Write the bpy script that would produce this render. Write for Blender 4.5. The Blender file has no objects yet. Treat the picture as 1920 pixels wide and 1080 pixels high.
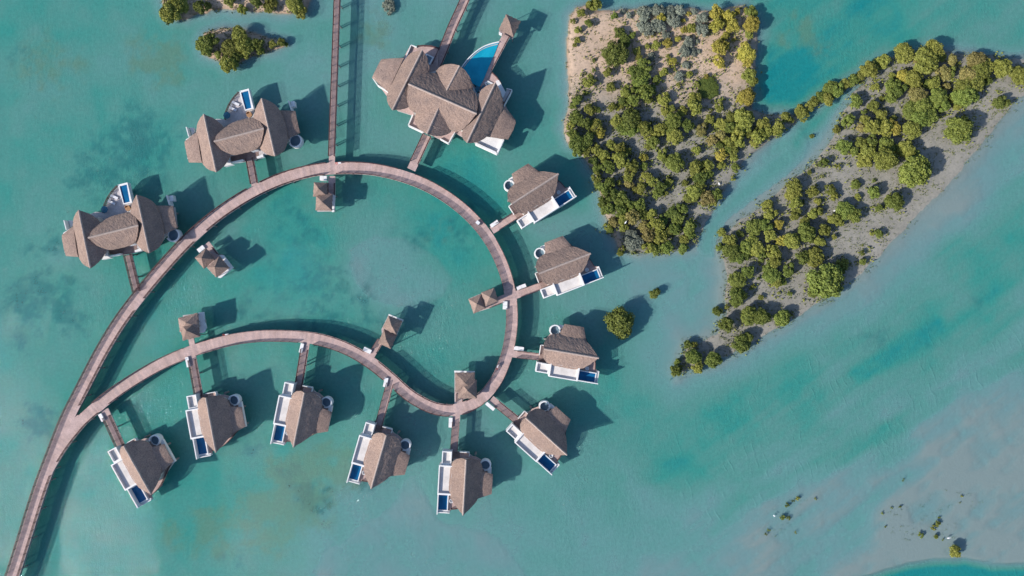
import bpy, math, random
import numpy as np
from mathutils import Vector, Matrix

C = bpy.context.scene.collection
rnd = random.Random(7)

# ------------------------------------------------------------------ camera, sky, sun, exposure
H = 200.0          # drone height above the water
S = 6.4            # photo pixels (1920 wide) per metre at water level
cam = bpy.data.cameras.new('camera'); cam.lens = 24; cam.sensor_width = 36
cam.clip_start = 1; cam.clip_end = 6000
co = bpy.data.objects.new('camera', cam); C.objects.link(co); co.location = (0, 0, H)
bpy.context.scene.camera = co

LIGHT = Vector((13.75, 6.7, -9.6)).normalized()
w = bpy.data.worlds.new('World'); bpy.context.scene.world = w; w.use_nodes = True
nt = w.node_tree; bg = nt.nodes['Background']
sky = nt.nodes.new('ShaderNodeTexSky'); sky.sky_type = 'NISHITA'; sky.sun_disc = False
sky.sun_elevation = math.radians(32.1); sky.sun_rotation = math.radians(244)
nt.links.new(sky.outputs[0], bg.inputs[0]); bg.inputs[1].default_value = 0.122; sky.ozone_density = 3.2
sun = bpy.data.lights.new('sun', 'SUN'); sun.energy = 4.25; sun.angle = math.radians(1.2); sun.color = (1, 0.92, 0.84)
so = bpy.data.objects.new('sun', sun); C.objects.link(so); so.location = (-60, -30, 60)
so.rotation_euler = LIGHT.to_track_quat('-Z', 'Y').to_euler()
vs = bpy.context.scene.view_settings
vs.view_transform = 'Standard'; vs.look = 'None'; vs.exposure = 0.46; vs.gamma = 1

def at(px, py, z=0.0):
    k = (H - z) / H / S
    return ((px - 960) * k, (540 - py) * k)

# ------------------------------------------------------------------ materials
def newmat(name):
    m = bpy.data.materials.new(name); m.use_nodes = True
    n = m.node_tree.nodes; b = n['Principled BSDF']
    return m, m.node_tree, b
def N(nt, t, **kw):
    n = nt.nodes.new(t)
    for k, v in kw.items():
        if k in n.inputs: n.inputs[k].default_value = v
        else: setattr(n, k, v)
    return n
def ramp(nt, fac, stops):
    r = nt.nodes.new('ShaderNodeValToRGB'); e = r.color_ramp.elements
    while len(e) < len(stops): e.new(0.5)
    for i, (p, c) in enumerate(stops):
        e[i].position = p; e[i].color = tuple(c) + (1,)
    nt.links.new(fac, r.inputs[0]); return r
def mixc(nt, a, b, fac, mode='MIX'):
    m = nt.nodes.new('ShaderNodeMix'); m.data_type = 'RGBA'; m.blend_type = mode
    for s, v in ((0, fac), (6, a), (7, b)):
        if isinstance(v, (int, float)): m.inputs[s].default_value = v
        elif isinstance(v, tuple): m.inputs[s].default_value = v + (1,)
        else: nt.links.new(v, m.inputs[s])
    return m.outputs[2]
def noise(nt, co_, scale, detail=3, rough=0.55, dist=0.0):
    n = N(nt, 'ShaderNodeTexNoise'); n.inputs['Scale'].default_value = scale
    n.inputs['Detail'].default_value = detail; n.inputs['Roughness'].default_value = rough
    n.inputs['Distortion'].default_value = dist
    nt.links.new(co_, n.inputs['Vector']); return n.outputs['Fac']
def bump(nt, h, b, strength, dist):
    n = N(nt, 'ShaderNodeBump'); n.inputs['Strength'].default_value = strength
    n.inputs['Distance'].default_value = dist
    nt.links.new(h, n.inputs['Height']); nt.links.new(n.outputs[0], b.inputs['Normal'])

def simple(name, c1, c2, scale=1.5, rough=0.8, bmp=0.0, spec=0.3, detail=4, lo=.3, hi=.7, fine=None, along=False):
    m, nt, b = newmat(name)
    tc = N(nt, 'ShaderNodeTexCoord')
    f = noise(nt, tc.outputs['Object'], scale, detail)
    r = ramp(nt, f, [(lo, c1), (hi, c2)]); col = r.outputs[0]
    if along:
        A_ = N(nt, 'ShaderNodeAttribute', attribute_name='along'); wn = N(nt, 'ShaderNodeTexNoise', noise_dimensions='1D'); wn.inputs['Scale'].default_value = 1.0; wn.inputs['Detail'].default_value = 3
        nt.links.new(A_.outputs['Fac'], wn.inputs['W']); r1 = ramp(nt, wn.outputs['Fac'], [(.3, (.86, .87, .9)), (.7, (1.1, 1.08, 1.06))]); col = mixc(nt, col, r1.outputs[0], 1.0, 'MULTIPLY')
    if fine:
        g = noise(nt, tc.outputs['Object'], fine[0], 2, .7)
        rr = ramp(nt, g, [(.3, (1 - fine[1],) * 3), (.7, (1 + fine[1],) * 3)])
        col = mixc(nt, col, rr.outputs[0], 1.0, 'MULTIPLY')
        if bmp: bump(nt, g, b, bmp, 0.1)
    elif bmp: bump(nt, f, b, bmp, 0.1)
    nt.links.new(col, b.inputs['Base Color'])
    b.inputs['Roughness'].default_value = rough
    b.inputs['Specular IOR Level'].default_value = spec
    return m

def thatch(name, a, c, d):
    m, nt, b = newmat(name)
    tc = N(nt, 'ShaderNodeTexCoord'); o = tc.outputs['Object']
    big = noise(nt, o, 0.35, 5, .65)
    sm = noise(nt, o, 3.4, 3, .7)
    v = N(nt, 'ShaderNodeTexVoronoi'); v.inputs['Scale'].default_value = 2.2
    nt.links.new(o, v.inputs['Vector'])
    r = ramp(nt, sm, [(.3, a), (.5, c), (.72, d)])
    c2 = r.outputs[0]
    rr = ramp(nt, big, [(.3, (.76, .77, .80)), (.7, (1.15, 1.1, 1.05))])
    c3 = mixc(nt, c2, rr.outputs[0], 1.0, 'MULTIPLY')
    hs = N(nt, 'ShaderNodeHueSaturation'); hs.inputs['Saturation'].default_value = .95
    oi = N(nt, 'ShaderNodeObjectInfo'); mr = N(nt, 'ShaderNodeMapRange'); mr.inputs['To Min'].default_value = .86; mr.inputs['To Max'].default_value = 1.08
    nt.links.new(oi.outputs['Random'], mr.inputs['Value']); nt.links.new(mr.outputs[0], hs.inputs['Value'])
    nt.links.new(c3, hs.inputs['Color']); nt.links.new(hs.outputs[0], b.inputs['Base Color'])
    b.inputs['Roughness'].default_value = .95; b.inputs['Specular IOR Level'].default_value = .1
    bump(nt, sm, b, .9, .22)
    return m

M = {}
M['thatch'] = thatch('thatch', (.205, .148, .122), (.30, .22, .184), (.385, .288, .242))
M['ridge'] = simple('ridge_thatch', (.30, .24, .21), (.42, .345, .31), 2, .95)
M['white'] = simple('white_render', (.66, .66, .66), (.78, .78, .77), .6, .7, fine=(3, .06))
M['roofpanel'] = simple('flat_roof_screed', (.56, .53, .50), (.70, .67, .64), .5, .85, fine=(2.5, .06))
M['fascia'] = simple('pale_fascia', (.36, .34, .34), (.50, .48, .47), .5, .8)
M['wood'] = simple('deck_timber', (.385, .283, .258), (.51, .382, .355), .35, .8, .25, .2, fine=(3.0, .16), along=True)
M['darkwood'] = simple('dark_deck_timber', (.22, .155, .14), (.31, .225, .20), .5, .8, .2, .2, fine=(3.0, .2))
M['terrace'] = simple('grey_terrace_boards', (.44, .415, .42), (.54, .51, .51), .5, .8, .2, .2, fine=(3.0, .14))
M['rail'] = simple('dark_railing', (.07, .035, .035), (.12, .06, .06), 1, .6)
M['pile'] = simple('grey_pile', (.20, .19, .18), (.32, .30, .29), 1, .9)
M['wall'] = simple('beige_wall', (.45, .42, .38), (.55, .52, .48), .6, .8)  # even beige tone of the room walls under the roofs
M['red'] = simple('red_plastic', (.45, .03, .02), (.55, .05, .03), 1, .5)
M['bark'] = simple('bark', (.10, .08, .06), (.18, .15, .12), 3, .95)
M['fabric'] = simple('white_fabric', (.62, .63, .66), (.75, .76, .78), 3, .9)
M['bluefabric'] = simple('blue_fabric', (.03, .12, .18), (.06, .18, .26), 3, .9)
M['tan'] = simple('tan_wicker', (.30, .17, .09), (.42, .25, .14), 3, .9)
M['bird'] = simple('white_feather', (.75, .75, .75), (.85, .85, .85), 3, .8)

def poolmat(name, a, c, alpha=1):
    m, nt, b = newmat(name)
    tc = N(nt, 'ShaderNodeTexCoord')
    f = noise(nt, tc.outputs['Object'], .5, 2)
    r = ramp(nt, f, [(.3, a), (.7, c)]); nt.links.new(r.outputs[0], b.inputs['Base Color'])
    b.inputs['Roughness'].default_value = .06; b.inputs['IOR'].default_value = 1.33
    g = noise(nt, tc.outputs['Object'], 2.5, 2); bump(nt, g, b, .3, .05)
    return m
M['pool'] = poolmat('pool_water', (.004, .085, .20), (.008, .125, .29))
M['bigpool'] = poolmat('lagoon_pool_water', (.006, .27, .40), (.012, .34, .48))
M['tub'] = poolmat('plunge_tub_water', (.12, .19, .24), (.15, .22, .27))

def leafmat(name, a, c, d):
    m, nt, b = newmat(name)
    tc = N(nt, 'ShaderNodeTexCoord'); oi = N(nt, 'ShaderNodeObjectInfo')
    f = noise(nt, tc.outputs['Object'], 1.1, 3, .7)
    r = ramp(nt, f, [(.28, a), (.52, c), (.78, d)])
    hs = N(nt, 'ShaderNodeHueSaturation'); hs.inputs['Saturation'].default_value = .93
    mr = N(nt, 'ShaderNodeMapRange'); mr.inputs['To Min'].default_value = .492; mr.inputs['To Max'].default_value = .512
    nt.links.new(oi.outputs['Random'], mr.inputs['Value']); nt.links.new(mr.outputs[0], hs.inputs['Hue'])
    mv = N(nt, 'ShaderNodeMapRange'); mv.inputs['To Min'].default_value = .72; mv.inputs['To Max'].default_value = 1.25
    mm = N(nt, 'ShaderNodeMath', operation='MULTIPLY'); mm.inputs[1].default_value = 7.31
    fr = N(nt, 'ShaderNodeMath', operation='FRACT')
    nt.links.new(oi.outputs['Random'], mm.inputs[0]); nt.links.new(mm.outputs[0], fr.inputs[0])
    nt.links.new(fr.outputs[0], mv.inputs['Value']); nt.links.new(mv.outputs[0], hs.inputs['Value'])
    nt.links.new(r.outputs[0], hs.inputs['Color'])
    nt.links.new(hs.outputs[0], b.inputs['Base Color'])
    b.inputs['Roughness'].default_value = .65; b.inputs['Specular IOR Level'].default_value = .25
    return m
LEAF = {
 'g': leafmat('green_leaves', (.065, .095, .015), (.145, .185, .026), (.22, .255, .045)),
 'o': leafmat('olive_leaves', (.095, .11, .016), (.215, .23, .032), (.31, .315, .06)),
 'y': leafmat('yellow_leaves', (.20, .185, .02), (.34, .30, .035), (.46, .40, .06)),
 's': leafmat('silver_leaves', (.12, .145, .11), (.22, .25, .19), (.34, .365, .28)),
 'b': leafmat('tan_leaves', (.13, .125, .03), (.25, .215, .06), (.38, .31, .10)),
 'l': leafmat('lush_leaves', (.05, .08, .012), (.085, .12, .014), (.13, .165, .02)),
}

# ------------------------------------------------------------------ mesh helpers
class MB:
    def __init__(s): s.v = []; s.f = []; s.m = []; s.al = {}
    def add(s, vs_, fs, mi=0):
        o = len(s.v); s.v += [tuple(p) for p in vs_]
        for f in fs: s.f.append(tuple(i + o for i in f)); s.m.append(mi)
    def prism(s, poly, z0, z1, mi=0):
        a = sum(poly[i][0] * poly[(i + 1) % len(poly)][1] - poly[(i + 1) % len(poly)][0] * poly[i][1] for i in range(len(poly)))
        if a < 0: poly = poly[::-1]
        n = len(poly)
        s.add([(x, y, z0) for x, y in poly] + [(x, y, z1) for x, y in poly],
              [tuple(range(n))[::-1], tuple(range(n, 2 * n))] + [(i, (i + 1) % n, (i + 1) % n + n, i + n) for i in range(n)], mi)
    def box(s, x0, x1, y0, y1, z0, z1, mi=0): s.prism([(x0, y0), (x1, y0), (x1, y1), (x0, y1)], z0, z1, mi)
    def seg(s, a, b, wd, z0, z1, mi=0):      # box along a segment
        dx, dy = b[0] - a[0], b[1] - a[1]; l = math.hypot(dx, dy) or 1; nx, ny = -dy / l * wd / 2, dx / l * wd / 2
        s.prism([(a[0] + nx, a[1] + ny), (a[0] - nx, a[1] - ny), (b[0] - nx, b[1] - ny), (b[0] + nx, b[1] + ny)], z0, z1, mi)
    def cyl(s, x, y, r, z0, z1, n=10, r1=None, mi=0):
        r1 = r if r1 is None else r1
        vs_ = [(x + r * math.cos(2 * math.pi * i / n), y + r * math.sin(2 * math.pi * i / n), z0) for i in range(n)]
        vs_ += [(x + r1 * math.cos(2 * math.pi * i / n), y + r1 * math.sin(2 * math.pi * i / n), z1) for i in range(n)]
        s.add(vs_, [tuple(range(n))[::-1], tuple(range(n, 2 * n))] + [(i, (i + 1) % n, (i + 1) % n + n, i + n) for i in range(n)], mi)
    def ring(s, x, y, ri, ro, z0, z1, a0=0, a1=2 * math.pi, n=24, mi=0):
        full = abs(a1 - a0 - 2 * math.pi) < 1e-6
        k = n if full else n + 1
        vs_ = []
        for i in range(k):
            a = a0 + (a1 - a0) * i / n; c, q = math.cos(a), math.sin(a)
            vs_ += [(x + ri * c, y + ri * q, z0), (x + ro * c, y + ro * q, z0), (x + ro * c, y + ro * q, z1), (x + ri * c, y + ri * q, z1)]
        fs = []
        for i in range(n):
            j = (i + 1) % k
            for e in range(4): fs.append((i * 4 + e, i * 4 + (e + 1) % 4, j * 4 + (e + 1) % 4, j * 4 + e)[::-1])
        if not full: fs += [(0, 1, 2, 3), tuple(n * 4 + e for e in (3, 2, 1, 0))]
        s.add(vs_, fs, mi)
    def build(s, name, mat, parent=None, smooth=False):
        me = bpy.data.meshes.new(name); me.from_pydata(s.v, [], s.f)
        for m in (mat if isinstance(mat, list) else [mat]): me.materials.append(m)
        if isinstance(mat, list): me.polygons.foreach_set('material_index', s.m)
        if smooth: me.polygons.foreach_set('use_smooth', [True] * len(me.polygons))
        if s.al:
            at_ = me.attributes.new('along', 'FLOAT', 'POINT'); at_.data.foreach_set('value', [s.al.get(i, 0.0) for i in range(len(s.v))])
        me.update(); o = bpy.data.objects.new(name, me); C.objects.link(o)
        if parent: o.parent = parent
        return o
def tag(o, label=None, cat=None, group=None, kind=None):
    for k, v in (('label', label), ('category', cat), ('group', group), ('kind', kind)):
        if v: o[k] = v
    return o
def empty(name, loc=(0, 0, 0), rz=0, **kw):
    o = bpy.data.objects.new(name, None); C.objects.link(o); o.location = loc; o.rotation_euler = (0, 0, rz)
    o.empty_display_size = .5
    return tag(o, **kw)
def copy_tree(o, parent=None):
    c = o.copy(); C.objects.link(c)
    if parent: c.parent = parent
    for ch in list(o.children): copy_tree(ch, c)
    return c

# ------------------------------------------------------------------ noise fields in numpy
def vnoise(x, y, seed):
    r = np.random.RandomState(seed); T = r.rand(64, 64)
    xi = np.floor(x).astype(int); yi = np.floor(y).astype(int); fx = x - xi; fy = y - yi
    fx = fx * fx * (3 - 2 * fx); fy = fy * fy * (3 - 2 * fy)
    a = T[xi % 64, yi % 64]; b = T[(xi + 1) % 64, yi % 64]; c = T[xi % 64, (yi + 1) % 64]; d = T[(xi + 1) % 64, (yi + 1) % 64]
    return (a * (1 - fx) + b * fx) * (1 - fy) + (c * (1 - fx) + d * fx) * fy
def fbm(x, y, seed, oct_=4, g=.5):
    v = 0; a = 1; t = 0
    for i in range(oct_):
        v = v + a * vnoise(x * 2 ** i + 13.7 * i, y * 2 ** i + 7.1 * i, seed + i); t += a; a *= g
    return v / t - .5
def sdf(px, py, poly):        # signed distance, negative inside
    d = np.full(px.shape, 1e9); inside = np.zeros(px.shape, bool); n = len(poly)
    for i in range(n):
        ax, ay = poly[i]; bx, by = poly[(i + 1) % n]
        ex, ey = bx - ax, by - ay; wx, wy = px - ax, py - ay
        t = np.clip((wx * ex + wy * ey) / (ex * ex + ey * ey + 1e-9), 0, 1)
        d = np.minimum(d, (wx - t * ex) ** 2 + (wy - t * ey) ** 2)
        cnd = (ay > py) != (by > py)
        with np.errstate(divide='ignore', invalid='ignore'):
            xx = ax + (py - ay) / (by - ay if by != ay else 1e-9) * ex
        inside ^= cnd & (px < xx)
    d = np.sqrt(d); return np.where(inside, -d, d)

# land outlines in photo pixels at water level
ISLE_SAND = [(1066,30),(1078,13),(1105,8),(1125,20),(1180,14),(1280,12),(1330,18),(1398,8),(1418,28),(1424,70),(1418,130),(1412,205),(1450,212),(1490,212),
 (1530,185),(1590,152),(1650,112),(1690,100),(1700,118),(1650,140),(1590,170),(1545,195),(1510,215),(1485,240),(1440,268),(1400,305),(1372,345),(1345,385),(1328,425),(1308,462),(1285,470),
 (1250,478),(1200,480),(1160,472),(1145,450),(1135,420),(1122,380),(1112,330),(1088,296),(1062,270),(1052,242),(1066,190),(1060,100)]
ISLE_EAST = [(1640,125),(1700,98),(1745,84),(1800,96),(1860,100),(1930,108),(2100,90),(2200,200),(2000,130),(1925,180),(1898,214),(1868,252),(1825,310),(1775,365),(1725,412),
 (1680,462),(1625,520),(1575,556),(1510,600),(1455,630),(1400,662),(1345,690),(1300,702),(1268,718),(1258,702),(1266,670),(1278,635),(1310,632),(1335,618),(1350,585),(1348,560),(1352,520),
 (1345,480),(1342,440),(1365,415),(1420,380),(1460,340),(1490,320),(1515,300),(1540,270),(1560,235),(1570,205),(1600,165)]
ISLETS = [[(290,-30),(300,-10),(305,20),(320,38),(350,38),(375,28),(420,18),(450,22),(500,25),(540,28),(575,22),(585,0),(580,-40)],
 [(372,80),(385,60),(420,52),(460,55),(500,68),(535,75),(540,85),(520,95),(470,108),(430,128),(410,118),(380,104)],
 [(1640,1110),(1600,1110),(1600,1105)]]
CTRL = [ # px,py, depth 0..1
(0,0,.72),(60,100,.66),(150,30,.62),(250,150,.6),(100,200,.6),(230,60,.6),(60,330,.62),(200,300,.7),(300,250,.68),(60,480,.62),(30,700,.62),(60,900,.66),(20,1050,.6),(150,950,.7),(130,1050,.72),
(500,40,.45),(560,120,.48),(420,160,.52),(620,60,.5),(700,60,.42),(780,40,.45),(680,250,.5),(600,250,.52),(960,60,.45),(1020,130,.5),(1010,230,.6),(1040,330,.62),
(420,420,.55),(350,300,.55),(500,420,.7),(600,440,.82),(560,500,.78),(680,400,.6),(760,400,.7),(850,420,.8),(870,500,.7),(730,480,.42),(690,520,.45),(780,530,.5),(830,580,.6),(620,580,.7),(480,580,.72),(350,560,.7),(300,620,.7),
(250,700,.7),(450,680,.62),(620,690,.6),(420,860,.66),(560,900,.62),(300,960,.7),(220,1020,.7),(450,980,.7),(480,1060,.62),(640,980,.38),(740,950,.35),(700,1060,.35),(800,870,.4),(900,1030,.42),(1000,1000,.42),(1100,900,.5),(1000,900,.5),(1100,1040,.38),(1200,950,.4),
(1010,640,.55),(1000,720,.55),(1090,460,.4),(1110,540,.4),(1180,500,.33),(1230,510,.28),(1290,530,.27),(1320,590,.3),(1240,580,.36),(1230,660,.55),(1180,760,.62),(1260,740,.68),(1330,740,.72),(1420,720,.68),(1300,830,.70),(1280,870,.66),(1380,850,.6),(1500,700,.65),(1560,640,.55),(1640,560,.42),(1720,480,.36),(1800,380,.3),(1880,280,.3),(1920,220,.33),
(1920,340,.5),(1900,460,.68),(1820,500,.62),(1720,600,.62),(1840,620,.66),(1700,700,.62),(1580,780,.6),(1480,820,.52),(1640,800,.5),(1920,650,.4),(1850,720,.25),(1760,790,.25),(1900,800,.14),(1800,900,.13),(1920,950,.12),(1700,960,.15),(1600,880,.32),(1500,900,.33),(1560,960,.28),(1460,970,.16),(1400,1030,.24),(1330,980,.38),(1500,1050,.3),(1400,930,.38),(1640,1030,.14),(1760,1030,.13),(1900,1030,.16),(1280,1050,.35),
(1430,60,.62),(1500,25,.78),(1560,80,.68),(1470,120,.9),(1450,180,.98),(1540,150,.88),(1620,70,.8),(1720,40,.68),(1850,40,.62),(1920,60,.55),(1000,0,.5),
(1490,260,.6),(1495,290,.45),(1450,310,.27),(1400,355,.28),(1340,440,.4),(1335,470,.4),(1325,520,.28),(1280,600,.33),(1270,650,.5)]
WEED = [ # px,py,r, strength, stretch angle
(100,130,60,.5,1),(300,110,45,.75,1),(40,100,30,.3),(260,280,60,.65),(210,310,55,.6),(170,330,45,.45),(320,250,35,.35),(80,560,55,.7),(130,600,40,.4),(70,790,35,.75),(40,640,30,.3),(90,470,40,.35),
(560,920,65,.8,1),(500,960,60,.75,1),(600,870,50,.6,1),(540,890,30,.5),(590,930,30,.6),(480,830,40,.3),(640,880,40,.6,1),(400,1000,45,.55,1),(330,1000,30,.5,1),(690,880,40,.4),(440,900,30,.2),
(600,555,80,.4),(480,575,50,.35),(560,420,50,.35),(640,560,50,.4),(860,430,40,.3),(780,440,50,.25),(700,600,40,.3),(1510,60,28,.6,1),(1485,75,22,.5,1),(1530,85,24,.5,1),(1490,40,18,.4,1),(700,60,40,.4,1),(620,390,40,.3,1),(820,430,30,.3,1),(840,680,50,.2),(1010,470,20,.2),(520,520,60,.25),(1490,35,25,.2),
(1760,640,40,.2),(1640,640,40,.2),(1830,560,40,.2),(880,390,30,.3),(430,1050,30,.3)]

# ------------------------------------------------------------------ terrain and water sheets
def axis(lo, hi, st):
    c = list(np.arange(lo, hi + st / 2, st)); g = st
    a, b = [c[0]], [c[-1]]
    while b[-1] < 3500: g *= 1.35; b.append(b[-1] + g); a.append(a[-1] - g)
    return np.array(a[:0:-1] + c + b[1:])
xs = axis(-160, 160, .62); ys = axis(-95, 95, .62)
X, Y = np.meshgrid(xs, ys); PX = X * S + 960; PY = 540 - Y * S
wx = fbm(PX / 60, PY / 60, 11) * 26; wy = fbm(PX / 60 + 50, PY / 60, 17) * 26
wx2 = fbm(PX / 16, PY / 16, 31) * 9; wy2 = fbm(PX / 16 + 9, PY / 16, 37) * 9
qx, qy = PX + wx, PY + wy
num = np.zeros_like(X); den = np.full_like(X, 1e-9)
inr = (PX > -250) & (PX < 2170) & (PY > -250) & (PY < 1330)
for x, y, d in CTRL:
    g = np.exp(-((qx - x) ** 2 + (qy - y) ** 2) / (2 * 42. ** 2)) + 1e-4 / (1 + ((qx - x) ** 2 + (qy - y) ** 2) / 2e4)
    num += g * d; den += g
D = num / den
D += fbm(qx / 60, qy / 60, 5, 5, .6) * .40 + fbm(PX / 14, PY / 14, 9) * .06
# streaks parallel to the tide on the right-hand flats
u = (PX * .80 - PY * .60); v = (PX * .60 + PY * .80)
D += fbm(u / 170, v / 20, 71, 5, .6) * .34 * np.clip((PX - 1150) / 250, 0, 1)
# sand-bar lip in the lagoon, sharp on its left edge
bar = sdf(PX + wx2, PY + wy2, [(648,470),(665,455),(700,440),(760,445),(820,480),(850,520),(830,560),(780,580),(730,575),(690,560),(660,525)])
D -= .17 * np.clip(-bar / 6, 0, 1) * np.clip(1 - (-bar) / 110, 0, 1)
bar2 = sdf(PX + wx2 + wx * .7, PY + wy2 + wy * .7, [(560,1150),(600,1040),(650,1000),(700,975),(735,950),(752,925),(757,895),(775,885),(830,980),(930,1000),(1050,1150)])
D -= .12 * np.clip(-bar2 / 7, 0, 1) * np.clip(1 + bar2 / 70, 0, 1)
# bars and the deep strip in the lower right
deep = sdf(PX + wx2 * .5, PY + wy2 * .5, [(1600,1090),(1650,1077),(1700,1062),(1750,1054),(1810,1052),(1860,1062),(1980,1060),(2400,1000),(2400,1500),(1500,1500)])
D = np.where(deep < 6, np.maximum(D, .15 + .75 * np.clip((6 - deep) / 16, 0, 1)), D)
for pl, am, wd in (([(1335,1000),(1400,950),(1480,915),(1560,880),(1640,830),(1720,790),(1800,740),(1900,690),(2000,640),(1990,630),(1890,675),(1790,725),(1700,775),(1620,815),(1540,862),(1470,895),(1390,935)], .16, 12),
                   ([(1540,1010),(1600,960),(1660,905),(1700,880),(1705,890),(1650,940),(1600,985)], .08, 8),
                   ([(1600,700),(1680,650),(1760,600),(1765,608),(1690,665),(1610,712)], .14, 14),
                   ([(1150,905),(1280,860),(1290,875),(1160,925)], .06, 20)):
    q = sdf(PX + wx2, PY + wy2, pl); D += am * np.clip((wd - q) / wd, 0, 1)
# the two channels through the mudflats
chan = sdf(PX + wx2 * .6, PY + wy2 * .6, [(1495,235),(1512,255),(1508,290),(1480,320),(1440,350),(1405,375),(1372,400),(1350,425),(1338,450),(1334,480),(1318,480),(1312,465),(1322,430),(1345,395),(1375,362),(1410,325),(1450,290),(1480,262)])
L1 = sdf(PX + wx2, PY + wy2, ISLE_SAND); L2 = sdf(PX + wx2, PY + wy2, ISLE_EAST)
L3 = np.minimum(sdf(PX + wx2, PY + wy2, ISLETS[0]), sdf(PX + wx2, PY + wy2, ISLETS[1]))
land = np.minimum(np.minimum(L1, L2), L3)
shoreW = 22 + 50 * np.clip((L1 - L2 + 10) / 90, 0, 1) * np.clip((PY - 120) / 120, 0, 1)
rampd = np.clip(land / shoreW, 0, 1)
D = .5 + (D - .5) * (1.1 + .1 * np.clip((PX - 1050) / 200, 0, 1))
D = D * (.18 + .82 * rampd ** .7)
D = np.where(inr, np.clip(D, .05, 1), .6)
# ground height: below water = depth, on land a low rise
Z = -(.12 + D * 2.3)
lh = np.clip(-land / 14, 0, 1)
soft = np.clip((6 - land) / 12, 0, 1)
Zland = np.where(L1 < L2, .10 + .45 * lh, -.05 + .16 * lh) + fbm(PX / 18, PY / 18, 41) * .12
southmud = np.clip((PY - 230) / 80, 0, 1) * (L1 < L2)
Zland = Zland - southmud * .28
soft = np.where((L2 < L1) & (PY > 180), np.clip((8 - land) / 26, 0, 1), soft)
Z = Z * (1 - soft) + Zland * soft
Z = np.where(chan < 0, np.minimum(Z, -.15 - .25 * np.clip(-chan / 14, 0, 1)), Z)
Dw = np.where(chan < 4, np.maximum(D, .30 + .2 * np.clip(-chan / 14, 0, 1)), D)
pond = np.hypot(PX - 1494, (PY - 268) * .7); Dw = np.where(pond < 22, np.maximum(Dw, .75 - .5 * pond / 22), Dw)
Z = np.where(pond < 22, -.5, Z)
W = np.zeros_like(X)
tex = fbm(PX / 18, PY / 18, 51, 5, .65)
OL = np.zeros_like(X)
for q_ in WEED:
    x, y, r, s_ = q_[:4]
    g = s_ * np.exp(-(((qx - x) ** 2 + (qy - y) ** 2) / (1.5 * r ** 2)))
    if len(q_) > 4: OL = np.maximum(OL, g)
    else: W = np.maximum(W, g)
sst = lambda a, lo, hi: (lambda t: t * t * (3 - 2 * t))(np.clip((a - lo) / (hi - lo), 0, 1))
W = sst(W + (tex * 1.5 + fbm(PX / 6, PY / 6, 91, 3) * .5) * np.clip(W * 3, 0, 1), .12, .66) * .85 * (land > 6)
OL = sst(OL + (fbm(PX / 24, PY / 24, 57, 5, .65) * 1.7 + fbm(PX / 7, PY / 7, 93, 3) * .5) * np.clip(OL * 3, 0, 1), .12, .70) * .62 * (land > 6)
dry = np.clip((230 - PY) / 110, 0, 1) * (L1 < L2) * np.clip((1440 - PX) / 60, 0, 1)
dry = np.maximum(dry, .55 * (L1 < L2) * np.clip((2 - np.abs(land + 6) / 6), 0, 1) * (PX < 1180))
dry = np.clip(dry + fbm(PX / 30, PY / 30, 61) * .5 * (dry > .02), 0, 1)

def sheet(name, Zv, attrs, mat):
    ny, nx = X.shape
    co_ = np.stack([X, Y, Zv], -1).reshape(-1, 3)
    i = np.arange(nx * ny).reshape(ny, nx)
    q = np.stack([i[:-1, :-1], i[:-1, 1:], i[1:, 1:], i[1:, :-1]], -1).reshape(-1, 4)
    me = bpy.data.meshes.new(name)
    me.vertices.add(len(co_)); me.vertices.foreach_set('co', co_.ravel().astype(np.float32))
    me.loops.add(q.size); me.loops.foreach_set('vertex_index', q.ravel().astype(np.int32))
    me.polygons.add(len(q)); me.polygons.foreach_set('loop_start', np.arange(0, q.size, 4, dtype=np.int32))
    me.polygons.foreach_set('loop_total', np.full(len(q), 4, np.int32))
    me.polygons.foreach_set('use_smooth', np.ones(len(q), bool))
    me.update(calc_edges=True)
    for k, a in attrs.items():
        at_ = me.attributes.new(k, 'FLOAT', 'POINT'); at_.data.foreach_set('value', a.ravel().astype(np.float32))
    me.materials.append(mat); me.validate()
    o = bpy.data.objects.new(name, me); C.objects.link(o); return tag(o, kind='structure')

def groundmat():
    m, nt, b = newmat('ground_sand_and_mud')
    tc = N(nt, 'ShaderNodeTexCoord'); o = tc.outputs['Object']
    A = lambda n: N(nt, 'ShaderNodeAttribute', attribute_name=n).outputs['Fac']
    n1 = noise(nt, o, .12, 5, .6); n2 = noise(nt, o, 1.3, 4, .7)
    mud = ramp(nt, n1, [(.3, (.215, .21, .18)), (.7, (.29, .28, .245))])
    sand = ramp(nt, n1, [(.3, (.44, .325, .235)), (.7, (.55, .42, .315))])
    c = mixc(nt, mud.outputs[0], sand.outputs[0], A('dry'))
    c = mixc(nt, c, mixc(nt, c, (.60, .58, .56), 1.0, 'MULTIPLY'), A('wet'))
    bed = ramp(nt, A('depth'), [(0, (.235, .25, .235)), (.3, (.27, .32, .30)), (.7, (.22, .31, .26)), (1, (.12, .24, .20))])
    c = mixc(nt, c, bed.outputs[0], A('under'))
    c = mixc(nt, c, (.06, .11, .09), A('weed')); c = mixc(nt, c, (.17, .16, .06), A('olive'))
    fr = ramp(nt, n2, [(.28, (.72, .74, .76)), (.5, (1, 1, 1)), (.72, (1.14, 1.12, 1.1))])
    c2 = mixc(nt, c, fr.outputs[0], 1.0, 'MULTIPLY'); c = mixc(nt, c2, c, A('under'))
    nt.links.new(c, b.inputs['Base Color']); b.inputs['Roughness'].default_value = .9
    b.inputs['Specular IOR Level'].default_value = .2
    bump(nt, n2, b, .5, .15)
    return m
under = np.clip((-Z - .02) / .12, 0, 1)
wet = np.exp(-((land + 2 + fbm(PX / 8, PY / 8, 81) * 5) / 3.2) ** 2)
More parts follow.
